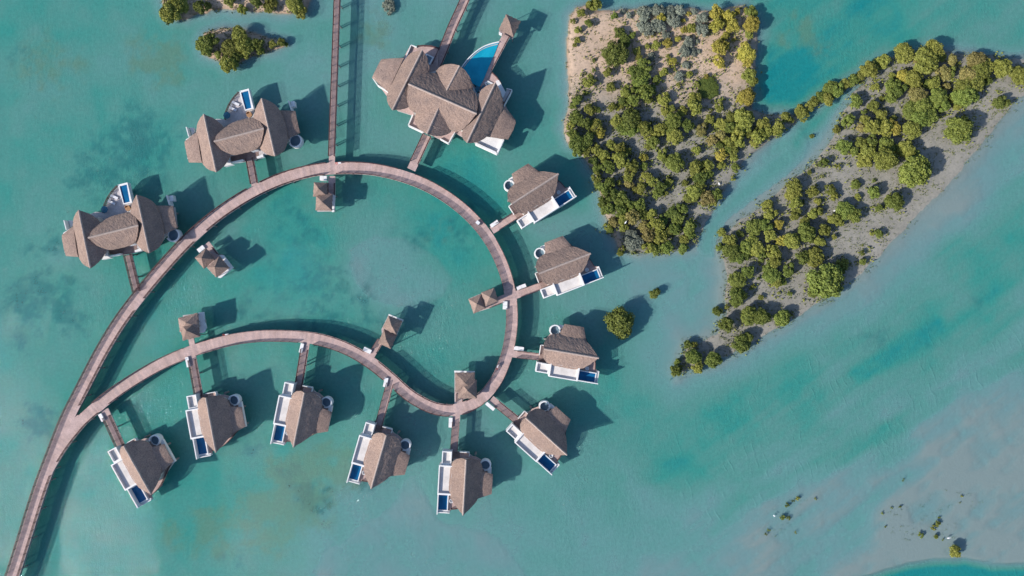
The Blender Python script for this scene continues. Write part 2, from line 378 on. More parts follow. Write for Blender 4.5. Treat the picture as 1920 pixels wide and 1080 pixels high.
sheet('ground', Z, {'depth': Dw, 'dry': dry, 'weed': W, 'olive': OL, 'under': under, 'wet': wet}, groundmat())

def watermat():
    m, nt, b = newmat('lagoon_water')
    tc = N(nt, 'ShaderNodeTexCoord'); o = tc.outputs['Object']
    A = lambda n: N(nt, 'ShaderNodeAttribute', attribute_name=n).outputs['Fac']
    dp = A('depth')
    n1 = noise(nt, o, .05, 6, .6, .4)
    mp = N(nt, 'ShaderNodeMath', operation='MULTIPLY_ADD'); mp.inputs[1].default_value = .22; mp.inputs[2].default_value = -.11
    nt.links.new(n1, mp.inputs[0])
    ad = N(nt, 'ShaderNodeMath', operation='ADD'); nt.links.new(dp, ad.inputs[0]); nt.links.new(mp.outputs[0], ad.inputs[1])
    col = ramp(nt, ad.outputs[0], [(0, (.23, .33, .36)), (.18, (.19, .345, .37)), (.36, (.15, .345, .335)), (.58, (.105, .32, .285)), (.8, (.05, .305, .265)), (1, (.012, .25, .26))])
    wd = mixc(nt, col.outputs[0], (.02, .17, .19), A('weedw')); wd = mixc(nt, wd, (.17, .25, .15), A('olivew'))
    gr = noise(nt, o, 1.1, 3, .75)
    grr = ramp(nt, gr, [(.3, (.90,) * 3), (.7, (1.10,) * 3)])
    c = mixc(nt, wd, grr.outputs[0], 1.0, 'MULTIPLY')
    nt.links.new(c, b.inputs['Base Color'])
    b.inputs['Roughness'].default_value = .045; b.inputs['IOR'].default_value = 1.33
    # ripples: small chop plus long low wavelets
    mpg = N(nt, 'ShaderNodeMapping'); mpg.inputs['Rotation'].default_value = (0, 0, math.radians(-35)); mpg.inputs['Scale'].default_value = (1.0, .35, 1)
    nt.links.new(o, mpg.inputs['Vector'])
    w1 = noise(nt, mpg.outputs[0], 1.1, 2, .55, .3); w2 = noise(nt, o, 3.4, 2, .6, .2)
    s1 = N(nt, 'ShaderNodeMath', operation='MULTIPLY_ADD'); s1.inputs[1].default_value = .8
    nt.links.new(w1, s1.inputs[0]); nt.links.new(w2, s1.inputs[2])
    wl = noise(nt, mpg.outputs[0], .03, 3, .6, .5)
    wr = ramp(nt, wl, [(.38, (.35,) * 3), (.62, (1.25,) * 3)])
    s3 = N(nt, 'ShaderNodeMath', operation='MULTIPLY'); nt.links.new(s1.outputs[0], s3.inputs[0]); nt.links.new(wr.outputs[0], s3.inputs[1])
    wv = N(nt, 'ShaderNodeTexWave'); wv.bands_direction = 'X'; wv.inputs['Scale'].default_value = .13; wv.inputs['Distortion'].default_value = 11; wv.inputs['Detail'].default_value = 3; wv.inputs['Detail Scale'].default_value = .5
    m2 = N(nt, 'ShaderNodeMapping'); m2.inputs['Rotation'].default_value = (0, 0, math.radians(-20)); nt.links.new(o, m2.inputs['Vector']); nt.links.new(m2.outputs[0], wv.inputs['Vector'])
    wvr = ramp(nt, wv.outputs['Fac'], [(.86, (0,) * 3), (1, (1,) * 3)])
    wm = ramp(nt, noise(nt, o, .16, 3, .6), [(.5, (0,) * 3), (.62, (1,) * 3)])
    cm = N(nt, 'ShaderNodeMath', operation='MULTIPLY'); nt.links.new(wm.outputs[0], cm.inputs[0]); nt.links.new(A('chop'), cm.inputs[1])
    wmul = N(nt, 'ShaderNodeMath', operation='MULTIPLY'); nt.links.new(wvr.outputs[0], wmul.inputs[0]); nt.links.new(cm.outputs[0], wmul.inputs[1])
    s4 = N(nt, 'ShaderNodeMath', operation='MULTIPLY_ADD'); s4.inputs[1].default_value = .38; nt.links.new(wmul.outputs[0], s4.inputs[0]); nt.links.new(s3.outputs[0], s4.inputs[2])
    bump(nt, s4.outputs[0], b, 1.0, .13)
    tr = N(nt, 'ShaderNodeBsdfTransparent')
    tc2 = ramp(nt, dp, [(0, (.92, .98, 1.0)), (.4, (.58, .88, .90)), (1, (.35, .74, .68))])
    nt.links.new(tc2.outputs[0], tr.inputs[0])
    al = ramp(nt, dp, [(0, (.05,) * 3), (.08, (.16,) * 3), (.2, (.38,) * 3), (.4, (.56,) * 3), (1, (.72,) * 3)])
    mx = N(nt, 'ShaderNodeMixShader'); nt.links.new(al.outputs[0], mx.inputs[0])
    nt.links.new(tr.outputs[0], mx.inputs[1]); nt.links.new(b.outputs[0], mx.inputs[2])
    nt.links.new(mx.outputs[0], nt.nodes['Material Output'].inputs['Surface'])
    return m
chop = np.clip((PX - 1150) / 200, 0, 1) * np.clip((land - 15) / 50, 0, 1) * np.clip((PY - 520) / 150, 0, 1) * np.clip((Dw - .22) / .2, 0, 1)
sheet('water', np.zeros_like(X), {'chop': chop, 'depth': Dw, 'weedw': W * .72, 'olivew': OL * .65}, watermat())

def ground_z(x, y):
    i = int(np.clip(np.searchsorted(xs, x), 0, len(xs) - 1)); j = int(np.clip(np.searchsorted(ys, y), 0, len(ys) - 1))
    return float(Z[j, i])
# ------------------------------------------------------------------ roofs
def cum(p):
    d = [0]
    for a, b in zip(p, p[1:]): d.append(d[-1] + math.hypot(b[0] - a[0], b[1] - a[1]))
    return d
def resample(p, n):
    d = cum(p); L = d[-1]; out = []; j = 0
    for i in range(n + 1):
        t = L * i / n
        while j < len(d) - 2 and d[j + 1] < t: j += 1
        k = (t - d[j]) / ((d[j + 1] - d[j]) or 1)
        out.append((p[j][0] + (p[j + 1][0] - p[j][0]) * k, p[j][1] + (p[j + 1][1] - p[j][1]) * k))
    return out
def smoothline(p, it=2):
    for _ in range(it):
        q = [p[0]]
        for a, b in zip(p, p[1:]):
            q += [(.75 * a[0] + .25 * b[0], .75 * a[1] + .25 * b[1]), (.25 * a[0] + .75 * b[0], .25 * a[1] + .75 * b[1])]
        p = q + [p[-1]]
    return p
def roof(a, b, left, right, ze, name, parent, wmax=None, thick=.32, n=36, m=10, cap=True, sm=2, mat=None):
    """ridge a->b (x,y,z); left/right eave outlines (x,y) from a to b; leaf-shaped thatched vault"""
    ax, ay, az = a; bx, by, bz = b; L = math.hypot(bx - ax, by - ay); fx, fy = (bx - ax) / L, (by - ay) / L
    mb = MB()
    for si, out in enumerate((left, right)):
        o = resample(smoothline([(ax, ay)] + list(out) + [(bx, by)], sm), n)
        W_ = wmax or max(abs(-(x - ax) * fy + (y - ay) * fx) for x, y in o)
        top, bot = [], []
        for i, (x, y) in enumerate(o):
            t = min(1, max(0, ((x - ax) * fx + (y - ay) * fy) / L)); t = t * .94 + .06 * i / n
            rx, ry, rz = ax + (bx - ax) * t, ay + (by - ay) * t, az + (bz - az) * t
            for j in range(m + 1):
                u_ = j / m; qx_, qy_ = rx + (x - rx) * u_, ry + (y - ry) * u_
                dd = abs(-(qx_ - ax) * fy + (qy_ - ay) * fx) / W_
                z = rz - (rz - ze) * (.80 * dd + .20 * dd * dd)
                jit = (rnd.random() - .5) * .10 if 0 < i < n and j > 0 else 0
                if j == m: qx_ += (rnd.random() - .5) * .10; qy_ += (rnd.random() - .5) * .10
                top.append((qx_, qy_, z + jit)); bot.append((qx_, qy_, z - thick))
        k = (n + 1) * (m + 1); fs = []
        for i in range(n):
            for j in range(m):
                q = i * (m + 1) + j; f = (q, q + 1, q + m + 2, q + m + 1)
                fs.append(f if si else f[::-1]); g = tuple(x + k for x in f); fs.append(g[::-1] if si else g)
            q = i * (m + 1) + m; f = (q, q + k, q + k + m + 1, q + m + 1); fs.append(f if si else f[::-1])
        mb.add(top + bot, fs)
    r = mb.build(name, mat or M['thatch'], parent)
    if cap:
        c = MB(); pts = 24
        prof = [(-.30, -.13), (-.16, .10), (0, .17), (.16, .10), (.30, -.13)]
        vs_ = []
        for i in range(pts + 1):
            t = i / pts
            for px_, pz in prof:
                vs_.append((ax + (bx - ax) * t - fy * px_ + (rnd.random() - .5) * .03, ay + (by - ay) * t + fx * px_, az + (bz - az) * t + pz + (rnd.random() - .5) * .03))
        fs = [(i * 5 + j, i * 5 + j + 1, i * 5 + j + 6, i * 5 + j + 5)[::-1] for i in range(pts) for j in range(4)]
        fs += [(0, 1, 2, 3, 4), tuple(pts * 5 + q for q in (4, 3, 2, 1, 0))]
        c.add(vs_, fs); c.build('ridge_cap', M['ridge'], r)
    return r
def slope_roof(inner, outer, zi, zo, name, parent, thick=.28, bulge=.25, n=12, m=8):
    """lean-to thatch between inner edge (two pts) and outer edge (polyline)"""
    I = resample(inner, n); O = resample(outer, n); mb = MB(); top = []; bot = []
    for i in range(n + 1):
        for j in range(m + 1):
            u_ = j / m; x = I[i][0] + (O[i][0] - I[i][0]) * u_; y = I[i][1] + (O[i][1] - I[i][1]) * u_
            e = 1 - abs(2 * i / n - 1) ** 4
            z = zi + (zo - zi) * u_ - (1 - e) * .35 + bulge * math.sin(math.pi * u_) + (rnd.random() - .5) * .07
            top.append((x, y, z)); bot.append((x, y, z - thick))
    k = (n + 1) * (m + 1); fs = []
    P0, P1, P2 = Vector(top[0]), Vector(top[m]), Vector(top[n * (m + 1)])
    up = (P1 - P0).cross(P2 - P0).z > 0
    for i in range(n):
        for j in range(m):
            q = i * (m + 1) + j; f = (q, q + 1, q + m + 2, q + m + 1)
            fs.append(f if up else f[::-1]); g = tuple(x + k for x in f); fs.append(g[::-1] if up else g)
        for j in (0, m):
            q = i * (m + 1) + j; fs.append((q, q + k, q + k + m + 1, q + m + 1))
    for i in (0, n):
        for j in range(m):
            q = i * (m + 1) + j; fs.append((q, q + 1, q + 1 + k, q + k))
    mb.add(top + bot, fs)
    return mb.build(name, M['thatch'], parent)
def P(s, ox, oy, sc, z):       # "x,y x,y" read off an enlarged crop -> world points at height z
    return [at(ox + float(q.split(',')[0]) / sc, oy + float(q.split(',')[1]) / sc, z) for q in s.split()]
def outl(s, ox, oy, sc, a, b, ze, zr, W_):   # eave outlines: the height follows the distance from the ridge
    L = math.hypot(b[0] - a[0], b[1] - a[1]); fx, fy = (b[0] - a[0]) / L, (b[1] - a[1]) / L; out = []
    for q in s.split():
        x, y = map(float, q.split(',')); z = ze
        for _ in range(6):
            p = at(ox + x / sc, oy + y / sc, z); dd = min(1, abs(-(p[0] - a[0]) * fy + (p[1] - a[1]) * fx) / W_)
            z = zr - (zr - ze) * (.8 * dd + .2 * dd * dd)
        out.append(p)
    return out
def rail(pts, z, parent, name='railing', hgt=1.2, closed=False):
    mb = MB(); d = cum(pts)
    for a, b in zip(pts, pts[1:]):
        mb.seg(a, b, .10, z + hgt - .06, z + hgt)
        for k in range(5): mb.seg(a, b, .035, z + .10 + k * .20, z + .19 + k * .20)
    n = max(1, round(d[-1] / 2.4)); pp = resample(pts, n)
    for x, y in pp: mb.box(x - .07, x + .07, y - .07, y + .07, z - .25, z + hgt + .04)
    return mb.build(name, M['rail'], parent)
def piles(pts, z, parent, r=.2, bottom=-3.2):
    for x, y in pts:
        mb = MB(); mb.cyl(0, 0, r, bottom, z, 8)
        o = mb.build('pile', M['pile'], parent); o.location = (x, y, 0)

# ------------------------------------------------------------------ boardwalk ring
def catmull(p, k=8):
    out = []
    for i in range(len(p) - 1):
        p0 = p[max(i - 1, 0)]; p1 = p[i]; p2 = p[i + 1]; p3 = p[min(i + 2, len(p) - 1)]
        for j in range(k):
            t = j / k
            out.append(tuple(.5 * (2 * p1[q] + (p2[q] - p0[q]) * t + (2 * p0[q] - 5 * p1[q] + 4 * p2[q] - p3[q]) * t * t + (3 * p1[q] - p0[q] - 3 * p2[q] + p3[q]) * t ** 3) for q in (0, 1)))
    return out + [p[-1]]
def offset(p, d):
    out = []
    for i, (x, y) in enumerate(p):
        a = p[max(i - 1, 0)]; b = p[min(i + 1, len(p) - 1)]; dx, dy = b[0] - a[0], b[1] - a[1]; l = math.hypot(dx, dy) or 1
        out.append((x - dy / l * d, y + dx / l * d))
    return out
ZD = 3.2
def ribbon(mb, p, wd, z0, z1, mi_top=0, mi_side=1, mi_bot=2, drift=0.0):
    l = offset(p, wd / 2); r = offset(p, -wd / 2); n = len(p)
    dz = [drift * i / n for i in range(n)]
    T = [(x, y, z1 + d) for (x, y), d in zip(l, dz)] + [(x, y, z1 + d) for (x, y), d in zip(r, dz)]
    B_ = [(x, y, z0 + d) for (x, y), d in zip(l, dz)] + [(x, y, z0 + d) for (x, y), d in zip(r, dz)]
    d_ = cum(p); o_ = len(mb.v)
    for i in range(2 * n): mb.al[o_ + i] = d_[i % n] + 3.1
    mb.add(T, [(i, i + n, i + n + 1, i + 1) for i in range(n - 1)], mi_top)
    mb.add(B_, [(i, i + 1, i + n + 1, i + n) for i in range(n - 1)], mi_bot)
    v_ = T + B_
    mb.add(v_, [(i, i + 1, i + 1 + 2 * n, i + 2 * n) for i in range(n - 1)] + [(i + n, i + 3 * n, i + 1 + 3 * n, i + 1 + n) for i in range(n - 1)]
           + [(0, 2 * n, 3 * n, n), (n - 1, 2 * n - 1, 4 * n - 1, 3 * n - 1)], mi_side)
RING = [(8,1120),(24,1080),(44,1018),(62,960),(80,905),(98,858),(118,806),(133,772),(152,735),(173,694),(198,648),(228,600),(264,552),(305,503),(352,452),(401,409),(450,375),(500,348),(550,329),(600,318),(650,315),
 (700,318),(750,329),(800,348),(848,377),(888,412),(918,450),(941,495),(955,542),(960,590),(957,632),(948,672),(931,712),(905,744),(876,762),(846,769),(815,765),(786,752),(762,736),(733,710),(700,683),(662,659),(620,642),(580,633),(538,630),
 (490,630),(440,636),(392,648),(342,665),(294,687),(245,716),(205,744),(176,768),(156,786),(141,803),(128,819),(115,837),(103,856),(91.5,876)]
ringp = catmull([at(x, y, ZD) for x, y in RING], 8)
WD = 3.4
board = empty('boardwalk', (*at(133, 790, 0), 0), label='long pinkish timber boardwalk forking into a closed loop through the villas', cat='boardwalk')
bx_, by_ = board.location.x, board.location.y
def rel(o, p):                  # keep world placement under a parent that sits at p
    o.location.x -= p[0]; o.location.y -= p[1]; return o
mb = MB(); ribbon(mb, ringp, WD, ZD - .30, ZD, drift=.02)
mb.add([(*at(x, y, ZD), ZD + .024) for x, y in ((118,806),(145,778),(152,779),(168,776),(142,806),(126,826))], [(0, 1, 2, 3, 4, 5)[::-1]])
rel(mb.build('deck', [M['wood'], M['fascia'], M['darkwood']], board), (bx_, by_))
mb = MB(); ribbon(mb, ringp[8:], 2.3, 1.3, ZD - .31); rel(mb.build('girder', [M['darkwood'], M['pile'], M['darkwood']], board), (bx_, by_))
# spur bridges: (name, start px, end px, width m)
SPUR = {
 'D1': ((261,560),(241,478),2.0), 'D2': ((480,357),(469,298),2.0), 'MAIN': ((771,318),(801,254),2.5), 'N': ((622,306),(634,-30),1.75),
 'R1': ((922,432),(973,400),2.2), 'R2': ((962,555),(1026,532),2.2), 'P3': ((950,558),(916,571),2.2), 'R3': ((957,663),(1022,670),2.0),
 'R4': ((921,748),(969,787),2.1), 'B5': ((856,777),(851,848),2.1), 'B4': ((735,707),(709,802),2.1), 'B3': ((574,642),(560,728),2.1), 'B2': ((359,661),(374,742),2.1), 'B1': ((196,768),(228,838),2.2),
 'P1': ((622,330),(622,366),2.0), 'P2': ((386,457),(404,480),2.2), 'P4': ((694,671),(714,638),1.9), 'P5': ((862,766),(862,738),1.9), 'P6': ((361,652),(358,634),1.6)}
mouths = [(at(*s[0], ZD), s[2]) for s in SPUR.values()]
def ringrail(side, lo, hi):
    p = offset(ringp, side * (WD / 2 - .08)); n = len(p)
    runs, cur = [], []
    for i in range(int(lo * n), int(hi * n)):
        x, y = p[i]
        if any(math.hypot(x - m[0], y - m[1]) < w_ / 2 + .75 for m, w_ in mouths2): 
            if len(cur) > 1: runs.append(cur)
            cur = []
        else: cur.append((x, y))
    if len(cur) > 1: runs.append(cur)
    for r_ in runs: rel(rail(r_, ZD + .01, board), (bx_, by_))
# where each spur crosses the edge of the ring
mouths2 = []
for k, (a, b, w_) in SPUR.items():
    a_, b_ = at(*a, ZD), at(*b, ZD); dx, dy = b_[0] - a_[0], b_[1] - a_[1]; l = math.hypot(dx, dy)
    c_ = min(range(len(ringp)), key=lambda i: math.hypot(ringp[i][0] - a_[0], ringp[i][1] - a_[1]))
    best = None
    for s_ in (1, -1):
        for q in offset(ringp, s_ * (WD / 2 - .08))[max(0, c_ - 8):c_ + 9]:
            t = max(-1.5, min(2.5, ((q[0] - a_[0]) * dx + (q[1] - a_[1]) * dy) / l)); e = math.hypot(a_[0] + dx / l * t - q[0], a_[1] + dy / l * t - q[1])
            if best is None or e < best[0] - 1e-6: best = (e, q)
    mouths2.append((best[1], w_ + .2))
npt = len(ringp); iA = 6 / (len(RING) - 1); iB = 7.6 / (len(RING) - 1); iC = (len(RING) - 7.2) / (len(RING) - 1)
ringrail(1, 0, (len(RING) - 1.8) / (len(RING) - 1)); ringrail(-1, 0, 4.55 / (len(RING) - 1)); ringrail(-1, iB, iC)
pp = resample(ringp, 46)
PL = []
for i, (a, b) in enumerate(zip(offset(pp, 1.35), offset(pp, -1.35))): PL += [a, b]
for x, y in PL:
    mb = MB(); mb.cyl(0, 0, .2, -3.2, ZD - .3, 8); o = mb.build('pile', M['pile'], board); o.location = (x - bx_, y - by_, 0)

SPL = {'D1': 'short footbridge to the leftmost two-winged villa', 'D2': 'short footbridge to the second two-winged villa from the left',
 'MAIN': 'footbridge from the loop to the large thatched main lodge', 'N': 'long straight narrow footbridge running up to the top edge',
 'R1': 'short sunlit footbridge to the highest villa right of the loop', 'R2': 'sunlit footbridge to the second villa down the right side', 'P3': 'stub footbridge to the pavilion inside the loop on its right',
 'R3': 'footbridge to the third villa down the right side', 'R4': 'sloping footbridge to the villa at the lower right of the loop',
 'B5': 'footbridge running down to the lowest villa in the bottom row', 'B4': 'footbridge to the bottom row villa left of the lowest one', 'B3': 'footbridge to the middle villa of the bottom row',
 'B2': 'footbridge to the second villa from the left in the bottom row', 'B1': 'footbridge beside the fork to the leftmost bottom row villa',
 'P1': 'dark stub walkway beside the double pavilion below the long footbridge', 'P2': 'stub walkway to the pavilion inside the loop on its upper left', 'P4': 'stub walkway to the pavilion in the lower middle lagoon',
 'P5': 'stub walkway to the pavilion at the bottom of the loop', 'P6': 'tiny stub walkway to the pavilion with pale blue decking'}
def bridge(key, a, b, wd, pts=None):
    a_, b_ = at(*a, ZD), at(*b, ZD); p = pts or resample([a_, b_], max(2, int(math.hypot(a_[0] - b_[0], a_[1] - b_[1]) / 3)))
    r = empty('footbridge', (p[0][0], p[0][1], 0), label=SPL[key], cat='footbridge', group='footbridges branching off the boardwalk')
    mb = MB(); ribbon(mb, p, wd, ZD - .32, ZD - .006); rel(mb.build('deck', [M['wood'], M['fascia'], M['darkwood']], r), p[0])
    L = cum(p)[-1]; k0 = 1.5 if key not in ('NE',) else 0
    if L > 4:
        q = resample(p, max(4, int(L)));  q = [c for c in q if math.hypot(c[0] - p[0][0], c[1] - p[0][1]) > k0]
        for s_ in (1, -1): rel(rail(offset(q, s_ * (wd / 2 - .07)), ZD, r), p[0])
        n = max(1, int(L / 5.5)); qq = resample(p, n)
        for s_ in (1, -1): 
            for x, y in offset(qq, s_ * (wd / 2 - .3))[1:41]:
                m2 = MB(); m2.cyl(0, 0, .17, -3.2, ZD - .3, 8); o = m2.build('pile', M['pile'], r); o.location = (x - p[0][0], y - p[0][1], 0)
    return r
for k, (a, b, w_) in SPUR.items(): bridge(k, a, b, w_)
SPL['NE'] = 'footbridge from the main lodge to the top edge, slightly bent'
bridge('NE', (817,128), (880,-30), 2.5, catmull([at(x, y, ZD) for x, y in ((816,130),(832,93),(847,55),(863,20),(872,0),(884,-30))], 4))

# white service boxes hung beside the footbridges
def cabinet(cx, cy, l, wd, deg, lab):
    x, y = at(cx, cy, ZD + .5); r = empty('service_cabinet', (x, y, 0), math.radians(deg), label=lab, cat='cabinet', group='white cabinets beside the footbridges')
    mb = MB(); mb.box(-l / 2, l / 2, -wd / 2, wd / 2, ZD - .9, ZD + .42); mb.build('cabinet_body', M['white'], r)
    for s_ in (-1, 1):
        m2 = MB(); x0, x1 = (-l / 2 - .05, -.03) if s_ < 0 else (.03, l / 2 + .05); m2.box(x0, x1, -wd / 2 - .05, wd / 2 + .05, ZD + .42, ZD + .52); m2.build('lid', M['white'], r)
    m3 = MB(); m3.box(-l / 2 + .1, l / 2 - .1, -.1, .1, ZD - 1.2, ZD - .9); m3.build('bracket', M['pile'], r)
    return r
for a in ((606,334,1.9,1.2,0,'square white cabinet beside the pavilion below the long footbridge'), (376.5,466.7,2.0,1.1,38,'blue-shaded white cabinet by the upper left pavilion'),
  (927,419.5,2.5,.95,35,'long cabinet beside the topmost right-hand footbridge'), (947,572.6,2.2,1.2,88,'upright white cabinet by the right-hand pavilion on inner edge'),
  (977.5,538,2.7,1.0,20,'shaded cabinet above the second right-hand footbridge'), (688.5,657,2.3,1.1,-25,'shaded blue-grey cabinet by the lower middle lagoon pavilion'),
  (973,653.5,2.7,1.0,-8,'shaded cabinet above the third right-hand footbridge'), (919,762,2.9,.85,-40,'slanting white cabinet by the lower right footbridge'),
  (844.7,792.5,2.7,.95,88,'white cabinet beside the lowest villa footbridge'), (723,717,2.6,.95,77,'white cabinet beside the footbridge left of the lowest villa'),
  (565,652.7,2.6,.85,76,'white cabinet beside the footbridge of the middle bottom villa'), (351.5,679,2.8,.85,102,'white cabinet beside the second bottom-row footbridge'),
  (190,783,2.2,.9,118,'white cabinet beside the fork and the leftmost bottom villa')): cabinet(*a)
def lifering(cx, cy, deg, lab):
    x, y = at(cx, cy, ZD + 1); r = empty('lifebuoy_station', (x, y, ZD), math.radians(deg), label=lab, cat='lifebuoy station', group='white safety boxes on the boardwalk rail')
    mb = MB(); mb.box(-.45, .45, -.17, .17, .55, 1.15); mb.build('box', M['white'], r)
    m2 = MB(); m2.box(-.04, .04, -.04, .04, 0, .55); m2.build('post', M['rail'], r)
    bpy.ops.mesh.primitive_torus_add(major_radius=.28, minor_radius=.07, major_segments=20, minor_segments=8, location=(0, 0, 0))
    t = bpy.context.object; t.name = 'life_ring'; t.data.name = 'life_ring'; t.data.materials.append(M['red']); t.parent = r; t.location = (-.85, 0, .95); t.rotation_euler = (.5, 0, 0)
lifering(425, 627.2, 10, 'white box with red ring on the lower arc of boardwalk')
lifering(933, 686.5, 72, 'white box on inner rail near the lower right bend')
lifering(636.5, 305.5, 5, 'white box on outer rail beside the long straight footbridge')
x, y = at(896.5, 418, ZD + .6); r = empty('luggage_cart', (x, y, ZD + .02), math.radians(-40), label='small white covered cart standing on the right side of loop', cat='cart')
mb = MB(); mb.box(-.75, .75, -.42, .42, .35, .6); mb.build('cart_bed', M['pile'], r)
mb = MB(); mb.prism([(-.6, -.46), (.45, -.46), (.45, .46), (-.6, .46)], .6, 1.15); mb.build('cover', M['fabric'], r)
for sx in (-.5, .5):
    for sy in (-.42, .42):
        mb = MB(); mb.cyl(0, 0, .17, -.05, .05, 12); o = mb.build('wheel', M['rail'], r); o.rotation_euler = (math.pi / 2, 0, 0); o.location = (sx, sy, .17)

# ------------------------------------------------------------------ the nine single villas
VZ = 3.8
def make_villa():
    r = empty('overwater_villa')
    a, b = (-7.75, 0, 10.0), (7.75, 0, 10.0)
    # +y side and -y side outlines
    lf = [(-7.95,.9),(-7.8,2.0),(-7.2,3.2),(-6.1,4.2),(-4.4,4.65),(-2,4.8),(0,4.75),(2.4,4.35),(4.3,3.6),(6.0,2.1)]
    rt = [(-7.95,-.9),(-7.7,-2.0),(-7.1,-3.1),(-6.0,-4.1),(-4.2,-4.5),(-2,-4.6),(0,-4.7),(2.2,-4.65),(3.9,-4.1),(5.7,-2.5)]
    roof(a, b, lf, rt, 6.4, 'main_roof', r, 4.7)
    slope_roof([(-4.1, 3.4), (4.1, 3.3)], [(-2.9, 7.6), (2.7, 7.6)], 6.9, 6.0, 'side_roof', r, bulge=.12)
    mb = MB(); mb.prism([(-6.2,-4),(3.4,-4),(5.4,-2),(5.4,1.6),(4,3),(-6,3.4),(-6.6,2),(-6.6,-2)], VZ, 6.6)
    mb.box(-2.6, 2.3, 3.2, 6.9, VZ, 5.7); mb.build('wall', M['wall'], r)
    # concrete platform and timber deck
    arc = [(3.05,5.8),(3.3,5.2),(4.4,3.6),(5.4,2.4),(6.5,.9),(7.3,-.6),(7.8,-2.3),(8.05,-3.9),(8.9,-4.0),(8.9,-4.75)]
    dk = [(-8.35,-4.3),(-8.35,.35),(-7.3,.4),(-7.2,2.4),(-6.4,3.9),(-4.3,5.9)] + [(2.9,5.9)] + arc + [(3.4,-4.75),(-4.9,-4.3)]
    mb = MB(); mb.prism(dk, VZ - .32, VZ); mb.build('deck', M['wood'], r)
    mb = MB(); mb.prism([(-4.3,6.0),(3.0,6.0),(3.0,7.1),(-4.3,7.1)], VZ - .6, VZ + .35); mb.build('ledge', M['white'], r)
    mb = MB(); mb.prism([(-7.8,.3),(-7.9,-4.3),(-7.9,-6.6),(8.6,-7),(8.6,-4.8),(7,-2),(5,2),(2.8,6.6),(-4,6.6)], 2.7, VZ - .33); mb.build('platform', M['fascia'], r)
    rail([(3.3,5.4),(4.4,3.75),(5.4,2.5),(6.5,1.0),(7.3,-.5),(7.8,-2.2),(8.0,-3.8)], VZ, r)
    # annex with parapet roof: two boxes with sunk panels
    def tray(x0, x1, y0, y1, zt, name, tw=.32, sink=.75, sh=0):
        m1 = MB()
        m1.box(x0, x1, y0, y1, 3.0, zt - sink - .01)
        for q in ((x0, x1, y0, y0 + tw * .9), (x0, x1, y1 - tw * .9, y1), (x0, x0 + tw, y0 + tw * .9, y1 - tw * .9), (x1 - tw * 1.5, x1, y0 + tw * .9, y1 - tw * .9)): m1.box(*q, zt - sink - .01, zt)
        o = m1.build(name, M['white'], r); m2 = MB(); m2.box(x0 + tw, x1 - tw * 1.5, y0 + tw * .9, y1 - tw * .9, zt - sink - .008, zt - sink); m2.build('roof_panel', M['roofpanel'], o)
    tray(-5.0, 3.35, -7.75, -3.75, 7.0, 'annex'); tray(-8.85, -5.02, -7.1, -4.35, 6.3, 'porch_annex', .3, .7)
    # pool with tall outer wall and low end lip
    mb = MB(); mb.box(3.37, 9.3, -7.75, -7.5, 2.6, 6.0); mb.build('privacy_wall', M['white'], r)
    mb = MB()
    for q in ((3.37, 8.6, -5.0, -4.75), (8.35, 8.6, -7.48, -5.0), (3.37, 3.6, -7.48, -5.0)): mb.box(*q, 3.2, 4.62)
    mb.box(8.62, 9.05, -7.48, -4.2, 3.0, 4.1); mb.box(9.07, 9.3, -7.48, -4.2, 3.0, 4.5)
    mb.box(3.37, 8.35, -7.48, -5.0, 2.9, 3.3); p_ = mb.build('pool', M['white'], r)
    mb = MB(); mb.box(3.6, 8.35, -7.48, -5.0, 4.3, 4.42); mb.build('pool_water', M['pool'], p_)
    # round tub screened by a crescent wall
    mb = MB(); mb.ring(-5.15, 5.3, 1.28, 1.62, 2.9, 5.0, math.radians(-10), math.radians(250), 30)
    mb.ring(-5.15, 5.3, 1.28, 1.5, 2.9, 4.2, math.radians(250), math.radians(350), 12); o = mb.build('tub_wall', M['white'], r)
    mb = MB(); mb.cyl(-5.15, 5.3, 1.27, 3.0, 3.95, 28); mb.build('tub_water', M['tub'], o)
    # entry screen
    mb = MB(); mb.box(-8.55, -8.36, -2.4, .45, VZ - .4, VZ + .9); mb.box(-8.36, -7.3, .41, .58, VZ - .4, VZ + .8); mb.build('entry_screen', M['white'], r)
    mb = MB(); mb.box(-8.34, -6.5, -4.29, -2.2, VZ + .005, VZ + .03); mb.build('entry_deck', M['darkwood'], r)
    for x_ in (-7.5, -2.5, 2.5, 7.0):
        for y_ in (-6.2, -2.0, 2.2, 6.2):
            if (x_ > 6 and y_ > 0) or (x_ < -6 and y_ > 4): continue
            m1 = MB(); m1.cyl(0, 0, .28, -3.2, 2.7, 8); o = m1.build('pile', M['pile'], r); o.location = (x_, y_, 0)
    return r
VP = [('R1',(959.3,382.2),(1047.3,325.9),'thatched villa highest in the row right of the loop'), ('R2',(1011.1,512.6),(1106.8,475.6),'thatched villa second from top on the right of the loop'),
 ('R3',(1020,654),(1122.8,671.3),'thatched villa third down on the right, facing the lone round mangrove'), ('R4',(986.9,784.2),(1062.2,852.2),'thatched villa angled at the lower right of the loop'),
 ('B5',(874.1,860.3),(868.1,967.9),'thatched villa lowest in the photo, straight below the loop'), ('B4',(725,814),(695,919.3),'thatched villa fourth from the left in the bottom row'),
 ('B3',(570.7,735.7),(550,839.3),'thatched villa in the middle of the bottom row'), ('B2',(385.6,745.2),(404.8,848.9),'thatched villa second from the left in the bottom row'),
 ('B1',(232.3,836.7),(282.5,926.1),'thatched villa leftmost in the bottom row, nearest the fork')]
v0 = make_villa()
VN = {}
